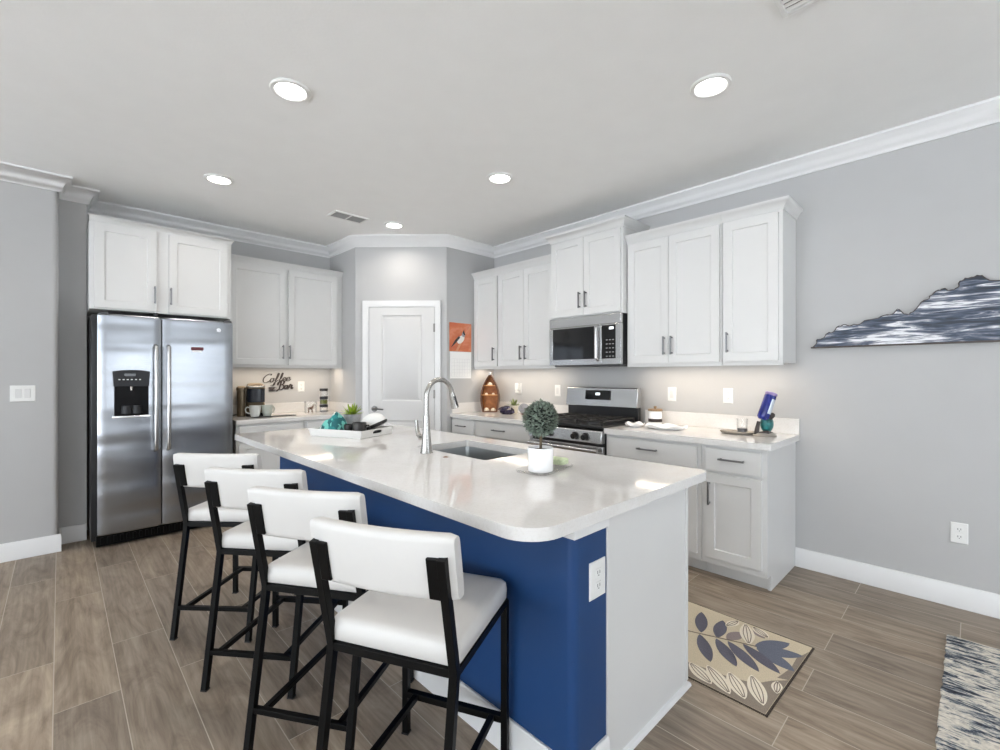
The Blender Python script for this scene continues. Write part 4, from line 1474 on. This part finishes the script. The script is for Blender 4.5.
# glass holder with a small dark figure
o = thing('glass_holder', (1.955, 4.98, zt), 'clear glass holder with a small dark figure inside', 'glass holder')
b = B(); b.lathe([(0.062, 0.0), (0.066, 0.006), (0.066, 0.13), (0.063, 0.13), (0.063, 0.008), (0.003, 0.006)], (1.955, 4.98, zt), 28); b.build('glass', M['glass'], o)
b = B()
for dx, dy in ((-0.022, -0.012), (-0.02, 0.012), (0.016, -0.012), (0.018, 0.012)):
    b.tube([(1.955 + dx, 4.98 + dy, zt + 0.007), (1.955 + dx * 0.9, 4.98 + dy * 0.6, zt + 0.05)], 0.004, 6)
b.tube([(1.928, 4.98, zt + 0.055), (1.955, 4.98, zt + 0.053), (1.975, 4.98, zt + 0.06), (1.985, 4.98, zt + 0.085), (1.997, 4.98, zt + 0.092)], [0.008, 0.014, 0.013, 0.007, 0.006], 10)
b.build('figure', M['wood_dark'], o)

# ------------------------------------------------------------------ tray group on the island
zi = ZIT + 0.0006
tv = Vector((0.40, -0.917, 0)); tp = Vector((0.917, 0.40, 0))     # along, across
T0 = Vector((1.225, 3.165, 0))                                    # near left corner
TL, TW = 0.455, 0.345
TM = Matrix(((tv.x, tp.x, 0, T0.x), (tv.y, tp.y, 0, T0.y), (0, 0, 1, zi), (0, 0, 0, 1)))
tr = thing('serving_tray', (T0 + tv * TL / 2 + tp * TW / 2 + Vector((0, 0, zi))), 'white rectangular tray with handle slots on the island', 'tray')
b = B(); lbox(b, TM, 0.012, TL - 0.012, 0.012, TW - 0.012, 0.0, 0.008); b.build('tray_base', plain('tray_inner', (96, 92, 90), 0.6), tr)


def tray_wall(p0, p1, slot):
    """flared side wall with an optional oval slot: built as a plate with a hole"""
    p0, p1 = Vector(p0), Vector(p1)
    d = (p1 - p0); ln = d.length; d.normalize()
    n = Vector((d.y, -d.x, 0))
    bm = bmesh.new()
    pts = [(0, 0.0), (ln, 0.0), (ln + 0.012, 0.052), (-0.012, 0.052)]
    es = []
    loops = [pts]
    if slot:
        loops.append([(ln / 2 + 0.05 * math.copysign(abs(math.cos(a)) ** 0.5, math.cos(a)), 0.031 + 0.011 * math.copysign(abs(math.sin(a)) ** 0.6, math.sin(a))) for a in [2 * PI * i / 20 for i in range(20)]])
    for lp_ in loops:
        vs = [bm.verts.new((TM @ (p0 + d * u + n * (0.012 * h / 0.052) + Vector((0, 0, h))))) for u, h in lp_]
        es += [bm.edges.new((vs[i], vs[(i + 1) % len(vs)])) for i in range(len(vs))]
    bmesh.ops.triangle_fill(bm, use_beauty=True, use_dissolve=False, edges=es)
    r = bmesh.ops.extrude_face_region(bm, geom=bm.faces[:])
    off = TM.to_3x3() @ (-n * 0.009)
    bmesh.ops.translate(bm, verts=[v for v in r['geom'] if isinstance(v, bmesh.types.BMVert)], vec=off)
    bb = B(); bb.bm.free(); bb.bm = bm
    return bb.build('side_wall', M['white_plastic'], tr, bevel=0.0015)


e0 = 0.012
tray_wall((e0, e0, 0), (TL - e0, e0, 0), False)
tray_wall((TL - e0, e0, 0), (TL - e0, TW - e0, 0), True)
tray_wall((TL - e0, TW - e0, 0), (e0, TW - e0, 0), False)
tray_wall((e0, TW - e0, 0), (e0, e0, 0), True)
zt2 = 0.0086
TZ = zi + zt2


def on_tray(u, v):
    p = TM @ Vector((u, v, 0))
    return p.x, p.y


# teal patterned cloth, folded to a peak
x, y = on_tray(0.123, 0.104)
b = B()
NX, NY = 18, 14
base = []
grid = []
rnd = random.Random(3)
for j in range(NY + 1):
    row = []
    for i in range(NX + 1):
        u, v = i / NX * 2 - 1, j / NY * 2 - 1
        pk = max(0, 1 - abs(u - 0.5) / (1.5 if u < 0.5 else 0.5)) ** (0.5 if u < 0.5 else 0.4)
        h = pk * max(0.0, 1 - abs(v) ** 3.0) * 0.15 + 0.012 * math.sin(7 * u + 3 * v) * max(0, 1 - v * v) * pk
        h = max(h, 0.006 * (1 - max(abs(u), abs(v)) ** 8))
        px, py = u * 0.096, v * 0.078 * (1 - 0.15 * pk)
        row.append(Vector((x, y, TZ)) + tv * px + tp * py + Vector((0, 0, h + 0.002)))
    grid.append(row)
vs = [[b.bm.verts.new(p) for p in row] for row in grid]
vb = [[b.bm.verts.new(Vector((p.x, p.y, TZ))) for p in row] for row in grid]
for j in range(NY):
    for i in range(NX):
        b.bm.faces.new((vs[j][i], vs[j][i + 1], vs[j + 1][i + 1], vs[j + 1][i]))
        b.bm.faces.new((vb[j][i], vb[j + 1][i], vb[j + 1][i + 1], vb[j][i + 1]))
edge = [(0, i) for i in range(NX)] + [(j, NX) for j in range(NY)] + [(NY, i) for i in range(NX, 0, -1)] + [(j, 0) for j in range(NY, 0, -1)]
for k in range(len(edge)):
    a, c = edge[k], edge[(k + 1) % len(edge)]
    b.bm.faces.new((vs[a[0]][a[1]], vb[a[0]][a[1]], vb[c[0]][c[1]], vs[c[0]][c[1]]))
tag(b.build('folded_cloth', M['teal'], angle=50), 'peaked teal and white patterned cloth at the left of the tray', 'cloth')

# succulent in grey pot


def leaf(b, p, d, ln, w, curl, up=Vector((0, 0, 1)), n=5):
    d = Vector(d).normalized()
    s = d.cross(up)
    s = s.normalized() if s.length > 1e-3 else Vector((1, 0, 0))
    nn = s.cross(d)
    rings = []
    for i in range(n + 1):
        t = i / n
        c = Vector(p) + d * ln * t + up * curl * t * t
        ww = w * (math.sin(PI * (0.12 + 0.86 * t)) ** 0.8) + 0.0004
        rings.append([c + s * ww, c + nn * ww * 0.28, c - s * ww, c - nn * ww * 0.28])
    b.ring_loft(rings)


def succulent(name, x, y, z, pr, ph, potm, leafm, n, ll, lw, label, square=False):
    o = thing(name, (x, y, z), label, 'plant')
    b = B()
    if square:
        for (i0, i1) in ((0, 0),):
            b.ring_loft([[Vector((x + px, y + py, z + zz)) for px, py in rrect(-r, r, -r, r, (r * 0.5,) * 4, 4)] for r, zz in ((pr * 0.86, 0), (pr, ph), (pr * 0.88, ph), (pr * 0.84, ph - 0.01))])
    else:
        b.lathe([(pr * 0.8, 0), (pr, ph), (pr * 0.88, ph), (pr * 0.84, ph - 0.01), (0.002, ph - 0.01)], (x, y, z), 24)
    b.build('pot', potm, o)
    b = B(); b.lathe([(pr * 0.83, ph - 0.012), (pr * 0.6, ph - 0.006), (0.002, ph - 0.004)], (x, y, z), 16); b.build('soil', M['soil'], o)
    b = B()
    rn = random.Random(n)
    for i in range(n):
        a = i * 2.39996
        t = i / n
        el = 0.25 + 1.15 * t
        d = Vector((math.cos(a) * math.cos(el), math.sin(a) * math.cos(el), math.sin(el)))
        leaf(b, (x + math.cos(a) * pr * 0.2, y + math.sin(a) * pr * 0.2, z + ph - 0.008), d, ll * (0.8 + 0.35 * rn.random()), lw, -0.01 * (1 - t))
    b.build('foliage', leafm, o, angle=60)
    return o


x, y = on_tray(0.150, 0.268)
succulent('succulent', x, y, TZ, 0.062, 0.125, M['concrete'], M['succulent'], 30, 0.085, 0.0085, 'spiky green succulent in a grey pot on the tray')
# two black cups
x, y = on_tray(0.283, 0.085)
b = B(); b.lathe([(0.030, 0), (0.033, 0.004), (0.036, 0.072), (0.033, 0.074), (0.031, 0.01), (0.002, 0.008)], (x, y, TZ), 22)
tag(b.build('black_cup', M['black_plastic']), 'small black cup without a handle on the tray', 'cup')
x, y = on_tray(0.368, 0.082)
o = thing('black_mug', (x, y, TZ), 'larger dark mug with a handle near the tray corner', 'mug')
b = B(); b.lathe([(0.041, 0), (0.045, 0.004), (0.047, 0.088), (0.044, 0.09), (0.042, 0.01), (0.002, 0.008)], (x, y, TZ), 24); b.build('cup', plain('dark_glaze', (44, 42, 40), 0.3, var=0.3, scale=40), o)
b = B()
hd = Vector((0.72, -0.694, 0))
b.tube([Vector((x, y, TZ)) + hd * r + Vector((0, 0, h)) for r, h in ((0.044, 0.07), (0.062, 0.072), (0.072, 0.05), (0.062, 0.028), (0.044, 0.022))], 0.006, 8); b.build('handle', M['black_plastic'], o)
# white cap with black brim
x, y = on_tray(0.365, 0.238)
o = thing('cap', (x, y, TZ), 'white domed cap with a black brim at the right end of the tray', 'cap')
hx = Vector((0.72, -0.694, 0)); hy = Vector((0.694, 0.72, 0))
tilt = Matrix.Rotation(-0.42, 3, hy)
cc = Vector((x, y, TZ + 0.058))
b = B()
rings = []
for i in range(9):
    th = (PI / 2) * i / 8
    rings.append([cc + tilt @ (hx * (0.094 * math.cos(th) + 0.001) * math.cos(a) + hy * (0.072 * math.cos(th) + 0.001) * math.sin(a) + Vector((0, 0, 0.082 * math.sin(th)))) for a in [2 * PI * k / 24 for k in range(24)]])
b.ring_loft(rings); b.build('dome', M['cap_white'], o)
b = B()
rings = []
for r_, h_ in ((1.03, 0.003), (1.07, -0.004), (1.0, -0.016), (0.7, -0.022)):
    rings.append([cc + tilt @ (hx * 0.094 * r_ * math.cos(a) + hy * 0.072 * r_ * math.sin(a) + Vector((0, 0, h_))) for a in [2 * PI * k / 24 for k in range(24)]])
b.ring_loft(rings); b.build('brim', M['black_plastic'], o)
b = B(); b.lathe([(0.05, 0.0), (0.055, 0.012), (0.05, 0.03)], (x, y, TZ), 20); b.build('underside_pad', M['black_plastic'], o)

# ------------------------------------------------------------------ topiary by the sink
px_, py_ = 1.479, 1.285
o = thing('glass_dish', (1.54, 1.31, zi), 'clear glass dish under the white topiary pot', 'dish')
b = B()
DM = Matrix.Translation((1.535, 1.305, zi)) @ Matrix.Rotation(0.15, 4, 'Z')
b.ring_loft([[DM @ Vector((px, py, z)) for px, py in rrect(-0.135 + i, 0.135 - i, -0.075 + i, 0.075 - i, (0.03,) * 4, 5)] for i, z in ((0.01, 0.0), (0.0, 0.003), (-0.002, 0.014), (0.002, 0.014), (0.005, 0.006), (0.012, 0.005))])
b.build('dish_glass', M['glass'], o)
zp = zi + 0.0056
tp_ = thing('topiary', (px_, py_, zp), 'round grey-green topiary ball in a white pot on the island', 'plant')
b = B(); b.lathe([(0.048, 0.0), (0.053, 0.004), (0.0555, 0.100), (0.053, 0.102), (0.050, 0.098), (0.049, 0.088), (0.002, 0.086)], (px_, py_, zp), 36); b.build('pot', M['ceramic'], tp_)
b = B(); b.lathe([(0.0495, 0.0865), (0.03, 0.093), (0.002, 0.094)], (px_, py_, zp), 20); b.build('soil', M['soil'], tp_)
b = B(); b.tube([(px_, py_, zp + 0.088), (px_ + 0.003, py_, zp + 0.13), (px_, py_, zp + 0.20)], 0.006, 8); b.build('trunk', M['bark'], tp_)
bc = Vector((px_, py_, zp + 0.224))
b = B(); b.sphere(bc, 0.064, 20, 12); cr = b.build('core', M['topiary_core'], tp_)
b = B()
rn = random.Random(5)
for i in range(950):
    z = 1 - 2 * (i + 0.5) / 950
    a = i * 2.39996
    s = math.sqrt(1 - z * z)
    d = Vector((s * math.cos(a), s * math.sin(a), z))
    j = Vector((rn.uniform(-1, 1), rn.uniform(-1, 1), rn.uniform(-1, 1))) * 0.9
    dd = (d + j).normalized()
    leaf(b, bc + d * (0.056 + 0.013 * rn.random()), dd, 0.014 + 0.006 * rn.random(), 0.0062, 0.0, n=4)
b.build('foliage', M['topiary'], tp_, angle=60)
b = B(); b.ring_loft([[DM @ Vector((0.092 + px, 0.0 + py, z)) for px, py in rrect(-0.032 + i, 0.032 - i, -0.05 + i, 0.05 - i, (0.012,) * 4, 4)] for i, z in ((0.003, 0.0145), (0, 0.018), (0, 0.036), (0.004, 0.04))])
tag(b.build('green_sponge', M['sponge']), 'pale green sponge on the glass dish behind the topiary pot', 'sponge')

# ------------------------------------------------------------------ right counter, left of the range
bs = thing('boat_shelf', (3.475, 3.765, zt), 'brown wooden boat-shaped display shelf standing in the corner', 'shelf')
BM_ = Matrix.Translation((3.475, 3.765, zt)) @ Matrix.Rotation(math.radians(220), 4, 'Z') @ Matrix.Diagonal((1, 0.82, 1, 1))   # local +x is the open front, y across


def boat_outline(s=1.0, n=14):
    """(y, z) outline: flat bottom, bulging sides, pointed top"""
    right = []
    for i in range(n + 1):
        t = i / n
        w = 0.098 + 0.034 * math.sin(min(1.0, t / 0.72) * PI * 0.72) if t < 0.36 else None
        if w is None:
            u = (t - 0.36) / 0.64
            w = 0.1255 * (1 - u ** 1.9) + 0.004
        right.append((w * s, t * 0.425))
    return [(y, z) for y, z in right] + [(-y, z) for y, z in reversed(right)]


out = boat_outline()
inn = [(y * 0.86, 0.012 + z * 0.945) for y, z in out]
b = B()
rings = [[BM_ @ Vector((x, y, z)) for y, z in o_] for x, o_ in ((-0.045, out), (0.045, out), (0.045, inn), (-0.043, inn))]
b.ring_loft(rings, caps=False)
b.build('hull_rim', M['wood_dark'], bs, angle=40)
b = B(); b.prism([BM_ @ Vector((-0.045, y * 0.99, z * 0.99 + 0.002)) for y, z in out], BM_.to_3x3() @ Vector((0.008, 0, 0))); b.build('back_panel', M['wood'], bs)
shelf_z = (0.185, 0.29)
for z in shelf_z:
    w = 0.108 if z < 0.2 else 0.082
    b = B(); lbox(b, BM_, -0.038, 0.040, -w, w, z, z + 0.009); b.build('shelf_board', M['wood_light'], bs, bevel=0.001)
b = B(); b.tube([BM_ @ Vector((x, 0, 0.428 + dz)) for x, dz in ((-0.047, 0), (0.047, 0))], [0.015, 0.015], 12); b.build('tip_cap', M['concrete'], bs)
shells = [(0.046, 0.0145, 0.034), (-0.046, 0.0145, 0.036), (0.0, 0.2998, 0.034), (-0.05, 0.1948, 0.02), (0.045, 0.1948, 0.02)]
sh_lab = ['rounded cream seashell on the boat shelf floor, nearer the pantry door', 'rounded cream seashell on the boat shelf floor, nearer the range', 'cream seashell on the top shelf of the boat',
          'small cream seashell on the middle boat shelf, nearer the range', 'small cream seashell on the middle boat shelf, nearer the pantry door']
for (yy, zz, r_), lab in zip(shells, sh_lab):
    b = B()
    n0 = 0
    rings = []
    for i in range(8):
        th = (PI / 2) * i / 7
        rings.append([BM_ @ Vector((0.008 + r_ * 0.8 * math.cos(th) * math.cos(a) * (1 + 0.06 * math.cos(9 * a)) , yy + (r_ * math.cos(th) * (1 + 0.06 * math.cos(9 * a)) + 0.0004) * math.sin(a), zz + r_ * 0.95 * math.sin(th))) for a in [2 * PI * k / 36 for k in range(36)]])
    b.ring_loft(rings)
    tag(b.build('seashell', M['shell'], angle=70), lab, 'seashell', 'seashells on the boat shelf')

# purple crystal
b = B()
rn = random.Random(11)
rings = []
for i, (r_, h_) in enumerate(((0.05, 0.0), (0.075, 0.018), (0.07, 0.05), (0.045, 0.078), (0.015, 0.09))):
    rings.append([Vector((3.40, 3.43, zt)) + Vector((math.cos(a + i * 0.35) * r_ * (0.8 + 0.4 * rn.random()), 1.25 * math.sin(a + i * 0.35) * r_ * (0.8 + 0.4 * rn.random()), h_)) for a in [2 * PI * k / 8 for k in range(8)]])
b.ring_loft(rings)
tag(b.build('crystal_ornament', M['gem'], smooth=False), 'dark purple faceted crystal ornament beside the boat shelf', 'ornament')
succulent('small_succulent', 3.53, 3.44, zt, 0.042, 0.085, M['cream_pot'], M['succulent_b'], 12, 0.085, 0.013, 'small succulent in a cream pot behind the purple crystal')
o = thing('round_ornament', (3.50, 3.27, zt), 'round grey disc ornament half hidden by the topiary', 'ornament')
b = B()
dn = Vector((-0.75, -0.66, 0))
c0 = Vector((3.50, 3.27, zt + 0.062))
b.tube([c0 - dn * 0.008, c0 - dn * 0.005, c0 + dn * 0.005, c0 + dn * 0.008], [0.05, 0.055, 0.055, 0.05], 32); b.build('disc', M['disc'], o)
b = B(); b.box(3.475, 3.525, 3.245, 3.295, zt, zt + 0.010); b.build('stand', M['wood_dark'], o, bevel=0.002)

# ------------------------------------------------------------------ right counter, right of the range
o = thing('canister', (3.575, 1.845, zt), 'white canister with a wooden lid and dark band right of the range', 'canister')
b = B(); b.lathe([(0.052, 0), (0.055, 0.004), (0.055, 0.108), (0.050, 0.112)], (3.575, 1.845, zt), 32); cb = b.build('body', M['ceramic'], o)
b = B(); b.lathe([(0.0554, 0.022), (0.0558, 0.024), (0.0558, 0.048), (0.0554, 0.050)], (3.575, 1.845, zt), 32, caps=False); b.build('dark_band', M['sign'], o)
b = B(); b.lathe([(0.050, 0.112), (0.058, 0.114), (0.058, 0.126), (0.05, 0.130)], (3.575, 1.845, zt), 32); b.lathe([(0.008, 0.129), (0.008, 0.136), (0.014, 0.144), (0.010, 0.152), (0.002, 0.153)], (3.575, 1.845, zt), 16); b.build('lid', M['lid_wood'], o)


def wavy_dish(x, y, rx_, ry_, ang, label, waves=5, amp=0.010):
    mm = Matrix.Translation((x, y, zt)) @ Matrix.Rotation(ang, 4, 'Z')
    b = B()
    rings = []
    for s_, h_ in ((0.55, 0.0), (0.60, 0.004), (0.85, 0.012), (1.0, 0.026), (0.97, 0.029), (0.82, 0.017), (0.58, 0.008), (0.05, 0.007)):
        rings.append([mm @ Vector((rx_ * s_ * math.cos(a), ry_ * s_ * math.sin(a), h_ + (amp * math.cos(waves * a) * max(0, s_ - 0.6) * 2.2 if h_ > 0.005 else 0))) for a in [2 * PI * k / 60 for k in range(60)]])
    b.ring_loft(rings)
    return tag(b.build('wavy_dish', M['ceramic'], angle=60), label, 'dish', 'white wavy dishes')


wavy_dish(3.31, 1.62, 0.09, 0.155, 0.25, 'long white wavy-edged dish in front of the canister')
wavy_dish(3.30, 1.875, 0.085, 0.075, 0.1, 'short white wavy-edged dish beside the range')

o = thing('oval_tray', (3.42, 1.135, zt), 'pewter oval tray below the backsplash outlet', 'tray')
mm = Matrix.Translation((3.42, 1.15, zt)) @ Matrix.Rotation(0.05, 4, 'Z')
b = B()
b.ring_loft([[mm @ Vector((0.08 * s_ * math.cos(a), 0.118 * s_ * math.sin(a), h_)) for a in [2 * PI * k / 40 for k in range(40)]] for s_, h_ in ((0.8, 0), (0.9, 0.004), (1.0, 0.018), (0.97, 0.019), (0.87, 0.008), (0.1, 0.007))])
b.build('tray_body', M['pebble'], o)
o = thing('candle_glass', (3.42, 1.12, zt + 0.0085), 'clear glass tumbler standing on the pewter oval tray', 'glass')
b = B(); b.lathe([(0.032, 0), (0.034, 0.004), (0.038, 0.10), (0.036, 0.10), (0.032, 0.008), (0.002, 0.007)], (3.42, 1.12, zt + 0.0085), 28); b.build('glass', M['glass'], o)
b = B(); b.lathe([(0.031, 0.0085), (0.0318, 0.032), (0.02, 0.035), (0.002, 0.036)], (3.42, 1.12, zt + 0.0085), 20); b.build('filling', M['disc'], o)

o = thing('turtle_figurine', (3.43, 0.975, zt), 'teal and dark turtle-like figurine holding the blue bottle', 'figurine')
fb = Vector((3.412, 0.977, zt))
fwd_c = Vector((-0.96, -0.27, 0)); rgt = Vector((0.27, -0.96, 0))
rgt = Vector((0.72, -0.694, 0)); fwd_c = Vector((-0.694, -0.72, 0))
b = B(); b.ring_loft([[fb + rgt * (0.075 * s_ * math.cos(a)) + fwd_c * (0.055 * s_ * math.sin(a)) + Vector((0, 0, h_)) for a in [2 * PI * k / 24 for k in range(24)]] for s_, h_ in ((1.0, 0), (1.02, 0.008), (0.8, 0.022), (0.4, 0.03))])
b.build('base', M['pebble'], o)
b = B(); b.sphere(fb + rgt * 0.022 - fwd_c * 0.012 + Vector((0, 0, 0.082)), 0.053, 24, 14, (0.92, 0.75, 1.15)); b.build('shell', M['teal_dark'], o)
b = B()
b.tube([fb - rgt * 0.055 + Vector((0, 0, 0.012)), fb - rgt * 0.05 + Vector((0, 0, 0.05)), fb - rgt * 0.04 + Vector((0, 0, 0.1))], [0.016, 0.014, 0.010], 10)
b.tube([fb + rgt * 0.02 + fwd_c * 0.02 + Vector((0, 0, 0.12)), fb + rgt * 0.035 + fwd_c * 0.03 + Vector((0, 0, 0.145)), fb + rgt * 0.04 + fwd_c * 0.036 + Vector((0, 0, 0.155))], [0.016, 0.018, 0.010], 10)
b.tube([fb - rgt * 0.06 + Vector((0, 0, 0.012)), fb + rgt * 0.0 + fwd_c * 0.035 + Vector((0, 0, 0.03)), fb + rgt * 0.05 + Vector((0, 0, 0.015))], 0.013, 10)
b.build('limbs', plain('figurine_dark', (58, 50, 48), 0.45, var=0.3, scale=50), o)
# tilted bottle
o = thing('blue_bottle', (3.43, 0.975, zt + 0.13), 'tilted blue and silver bottle held by the turtle figurine', 'bottle')
b0 = fb - rgt * 0.036 + fwd_c * 0.034 + Vector((0, 0, 0.116))
ax = (rgt * 0.36 + Vector((0, 0, 1))).normalized()
cr_ = ax.cross(fwd_c).normalized()
nn_ = cr_.cross(ax).normalized()


def bring(r, h, a0=0.0, a1=2 * PI, n=24):
    return [b0 + ax * h + (cr_ * math.cos(a0 + (a1 - a0) * k / n) + nn_ * math.sin(a0 + (a1 - a0) * k / n)) * r for k in range(n)]


b = B(); b.ring_loft([bring(0.024, 0.0), bring(0.034, 0.012), bring(0.036, 0.02), bring(0.036, 0.160), bring(0.034, 0.168)]); b.build('bottle_body', M['bottle_blue'], o)
b = B()
# silver label wrapping the right-hand side
sgn = 1 if cr_.dot(rgt) > 0 else -1
rings = []
for h in (0.045, 0.145):
    outr = [b0 + ax * h + (cr_ * sgn * math.cos(a) + nn_ * math.sin(a)) * 0.0366 for a in [(-0.6 + 2.25 * k / 12) for k in range(13)]]
    inr = [b0 + ax * h + (cr_ * sgn * math.cos(a) + nn_ * math.sin(a)) * 0.0355 for a in [(-0.6 + 2.25 * k / 12) for k in range(12, -1, -1)]]
    rings.append(outr + inr)
b.ring_loft(rings); b.build('silver_label', M['bottle_silver'], o)
b = B(); b.ring_loft([bring(0.034, 0.168), bring(0.0365, 0.170), bring(0.0365, 0.184), bring(0.033, 0.188), bring(0.030, 0.184)]); b.build('cap', M['bottle_cap'], o)

# ------------------------------------------------------------------ rugs
NAVY = [(0.587, 0.515, 0.384, 0.427), (0.363, 0.426, 0.176, 0.291), (0.584, 0.399, 0.397, 0.353), (0.386, 0.353, 0.229, 0.198), (0.406, 0.305, 0.264, 0.116), (0.437, 0.246, 0.318, 0.049)]
SLATE = [(0.461, 0.193, 0.384, 0.012), (0.439, 0.187, 0.54, 0.02), (0.456, 0.199, 0.61, 0.093)]
MAUVE = [(0.418, 0.313, 0.539, 0.288), (0.606, 0.257, 0.566, 0.19)]
CREAM = [(0.537, 0.365, 0.64, 0.340), (0.640, 0.306, 0.45, 0.223), (0.635, 0.270, 0.581, 0.176), (0.101, 0.354, 0.026, 0.223), (0.141, 0.292, 0.02, 0.145), (0.163, 0.206, 0.034, 0.093), (0.216, 0.132, 0.049, 0.03), (0.253, 0.04, 0.166, 0.018)]
LW, LH = 0.655, 1.05
LX, LY = 1.962, 0.552
rugM = Matrix.Translation((LX, LY, 0.0)) @ Matrix.Rotation(-0.03, 4, 'Z')
fm = thing('floor_mat', (LX + LW / 2, LY + LH / 2, 0), 'tan kitchen mat with navy and cream leaves beside the island', 'mat')
mats = ['mat_tan', 'mat_brown', 'mat_mauve', 'mat_navy', 'mat_slate', 'mat_cream', 'mat_line']
b = B(); b.ring_loft([[rugM @ Vector((x, y, z)) for x, y in rrect(i, LW - i, i, LH - i, (0.006,) * 4, 3)] for i, z in ((0, 0.001), (0, 0.006), (0.003, 0.0075))])


def mleaf(b, L_, w, z):
    p0, p1 = Vector((L_[0], L_[1], 0)), Vector((L_[2], L_[3], 0))
    d = p1 - p0
    s = Vector((-d.y, d.x, 0)).normalized()
    n = 12
    up, dn = [], []
    for i in range(n + 1):
        t = i / n
        ww = w * (math.sin(PI * t) ** 0.75)
        up.append(p0 + d * t + s * ww); dn.append(p0 + d * t - s * ww)
    out = [Vector((min(max(p.x, 0.010), LW - 0.007), min(max(p.y, 0.011), LH - 0.012), z)) for p in up + dn[-2:0:-1]]
    b.prism([rugM @ p for p in out], (0, 0, 0.0006))


b.mi = 1      # brown band along the near edge and the corner
b.prism([rugM @ Vector((x, y, 0.0072)) for x, y in ((0.008, 0.010), (0.30, 0.010), (0.24, 0.06), (0.17, 0.10), (0.13, 0.20), (0.10, 0.36), (0.09, 0.6), (0.10, 1.04), (0.008, 1.04))], (0, 0, 0.0006))
b.prism([rugM @ Vector((x, y, 0.0071)) for x, y in ((0.30, 0.010), (0.60, 0.010), (0.50, 0.035), (0.40, 0.03), (0.28, 0.05))], (0, 0, 0.0006))
NAVY2 = NAVY + [(0.577, 0.66, 0.36, 0.55), (0.34, 0.56, 0.16, 0.43), (0.56, 0.80, 0.34, 0.69), (0.32, 0.70, 0.14, 0.57)]
for mi, ls, w, z in ((2, MAUVE, 0.034, 0.0074), (3, NAVY2, 0.031, 0.0076), (4, SLATE, 0.038, 0.0076)):
    b.mi = mi
    for k, l_ in enumerate(ls):
        ln = math.hypot(l_[0] - l_[2], l_[1] - l_[3])
        mleaf(b, l_, min(w, ln * 0.25), z + 0.00012 * k)
cl = CREAM + [(0.095, 0.47, 0.02, 0.34), (0.095, 0.59, 0.02, 0.46), (0.095, 0.71, 0.02, 0.58)]
b.mi = 5
for k, l_ in enumerate(cl):
    mleaf(b, l_, min(0.034, 0.24 * math.hypot(l_[0] - l_[2], l_[1] - l_[3])), 0.0084 + 0.00012 * k)
b.mi = 6
for l_ in cl:
    p0, p1 = Vector((l_[0], l_[1], 0)), Vector((l_[2], l_[3], 0))
    d = p1 - p0
    s = Vector((-d.y, d.x, 0)).normalized()
    wl = min(0.034, 0.24 * d.length)
    for k in (-1, 0, 1):
        pts = [p0 + d * (i / 16) + s * wl * 0.5 * k * math.sin(PI * i / 16) for i in range(1, 16)]
        w = 0.0019
        cl_ = lambda p, q_: rugM @ Vector((min(max(p.x + s.x * q_, 0.010), LW - .007), min(max(p.y + s.y * q_, 0.011), LH), 0.0099))
        b.prism([cl_(p, w) for p in pts] + [cl_(p, -w) for p in reversed(pts)], (0, 0, 0.0003))
st = [(0.30, 0.75), (0.352, 0.468), (0.42, 0.30), (0.461, 0.193)]
b.prism([rugM @ Vector((x - 0.004, y, 0.0088)) for x, y in st] + [rugM @ Vector((x + 0.004, y, 0.0088)) for x, y in reversed(st)], (0, 0, 0.0004))
b.build('mat_body', [M[m] for m in mats], fm, smooth=False)
b = B()
for x0, x1, y0, y1 in ((0, LW, 0, 0.009), (0, 0.006, 0, LH), (LW - 0.004, LW, 0, LH), (0, LW, LH - 0.01, LH)):
    lbox(b, rugM, x0, x1, y0, y1, 0.0005, 0.0085)
b.build('binding', M['mat_edge'], fm, bevel=0.002)

b = B()
n = 60
pts = []
rn = random.Random(2)
X0, X1, Y0, Y1 = 1.1, 3.235, -2.9, 0.095
for i in range(n): pts.append((X0 + (X1 - X0) * i / n, Y1 + rn.uniform(-0.006, 0.003)))
for i in range(n): pts.append((X1 + rn.uniform(-0.006, 0.003), Y1 - (Y1 - Y0) * i / n))
for i in range(n): pts.append((X1 - (X1 - X0) * i / n, Y0 + rn.uniform(-0.003, 0.006)))
for i in range(n): pts.append((X0 + rn.uniform(-0.003, 0.006), Y0 + (Y1 - Y0) * i / n))
b.prism([(x, y, 0.0005) for x, y in pts], (0, 0, 0.0115))
tag(b.build('area_rug', M['rug'], bevel=0.003), 'black and cream abstract woven rug at the lower right', 'rug')
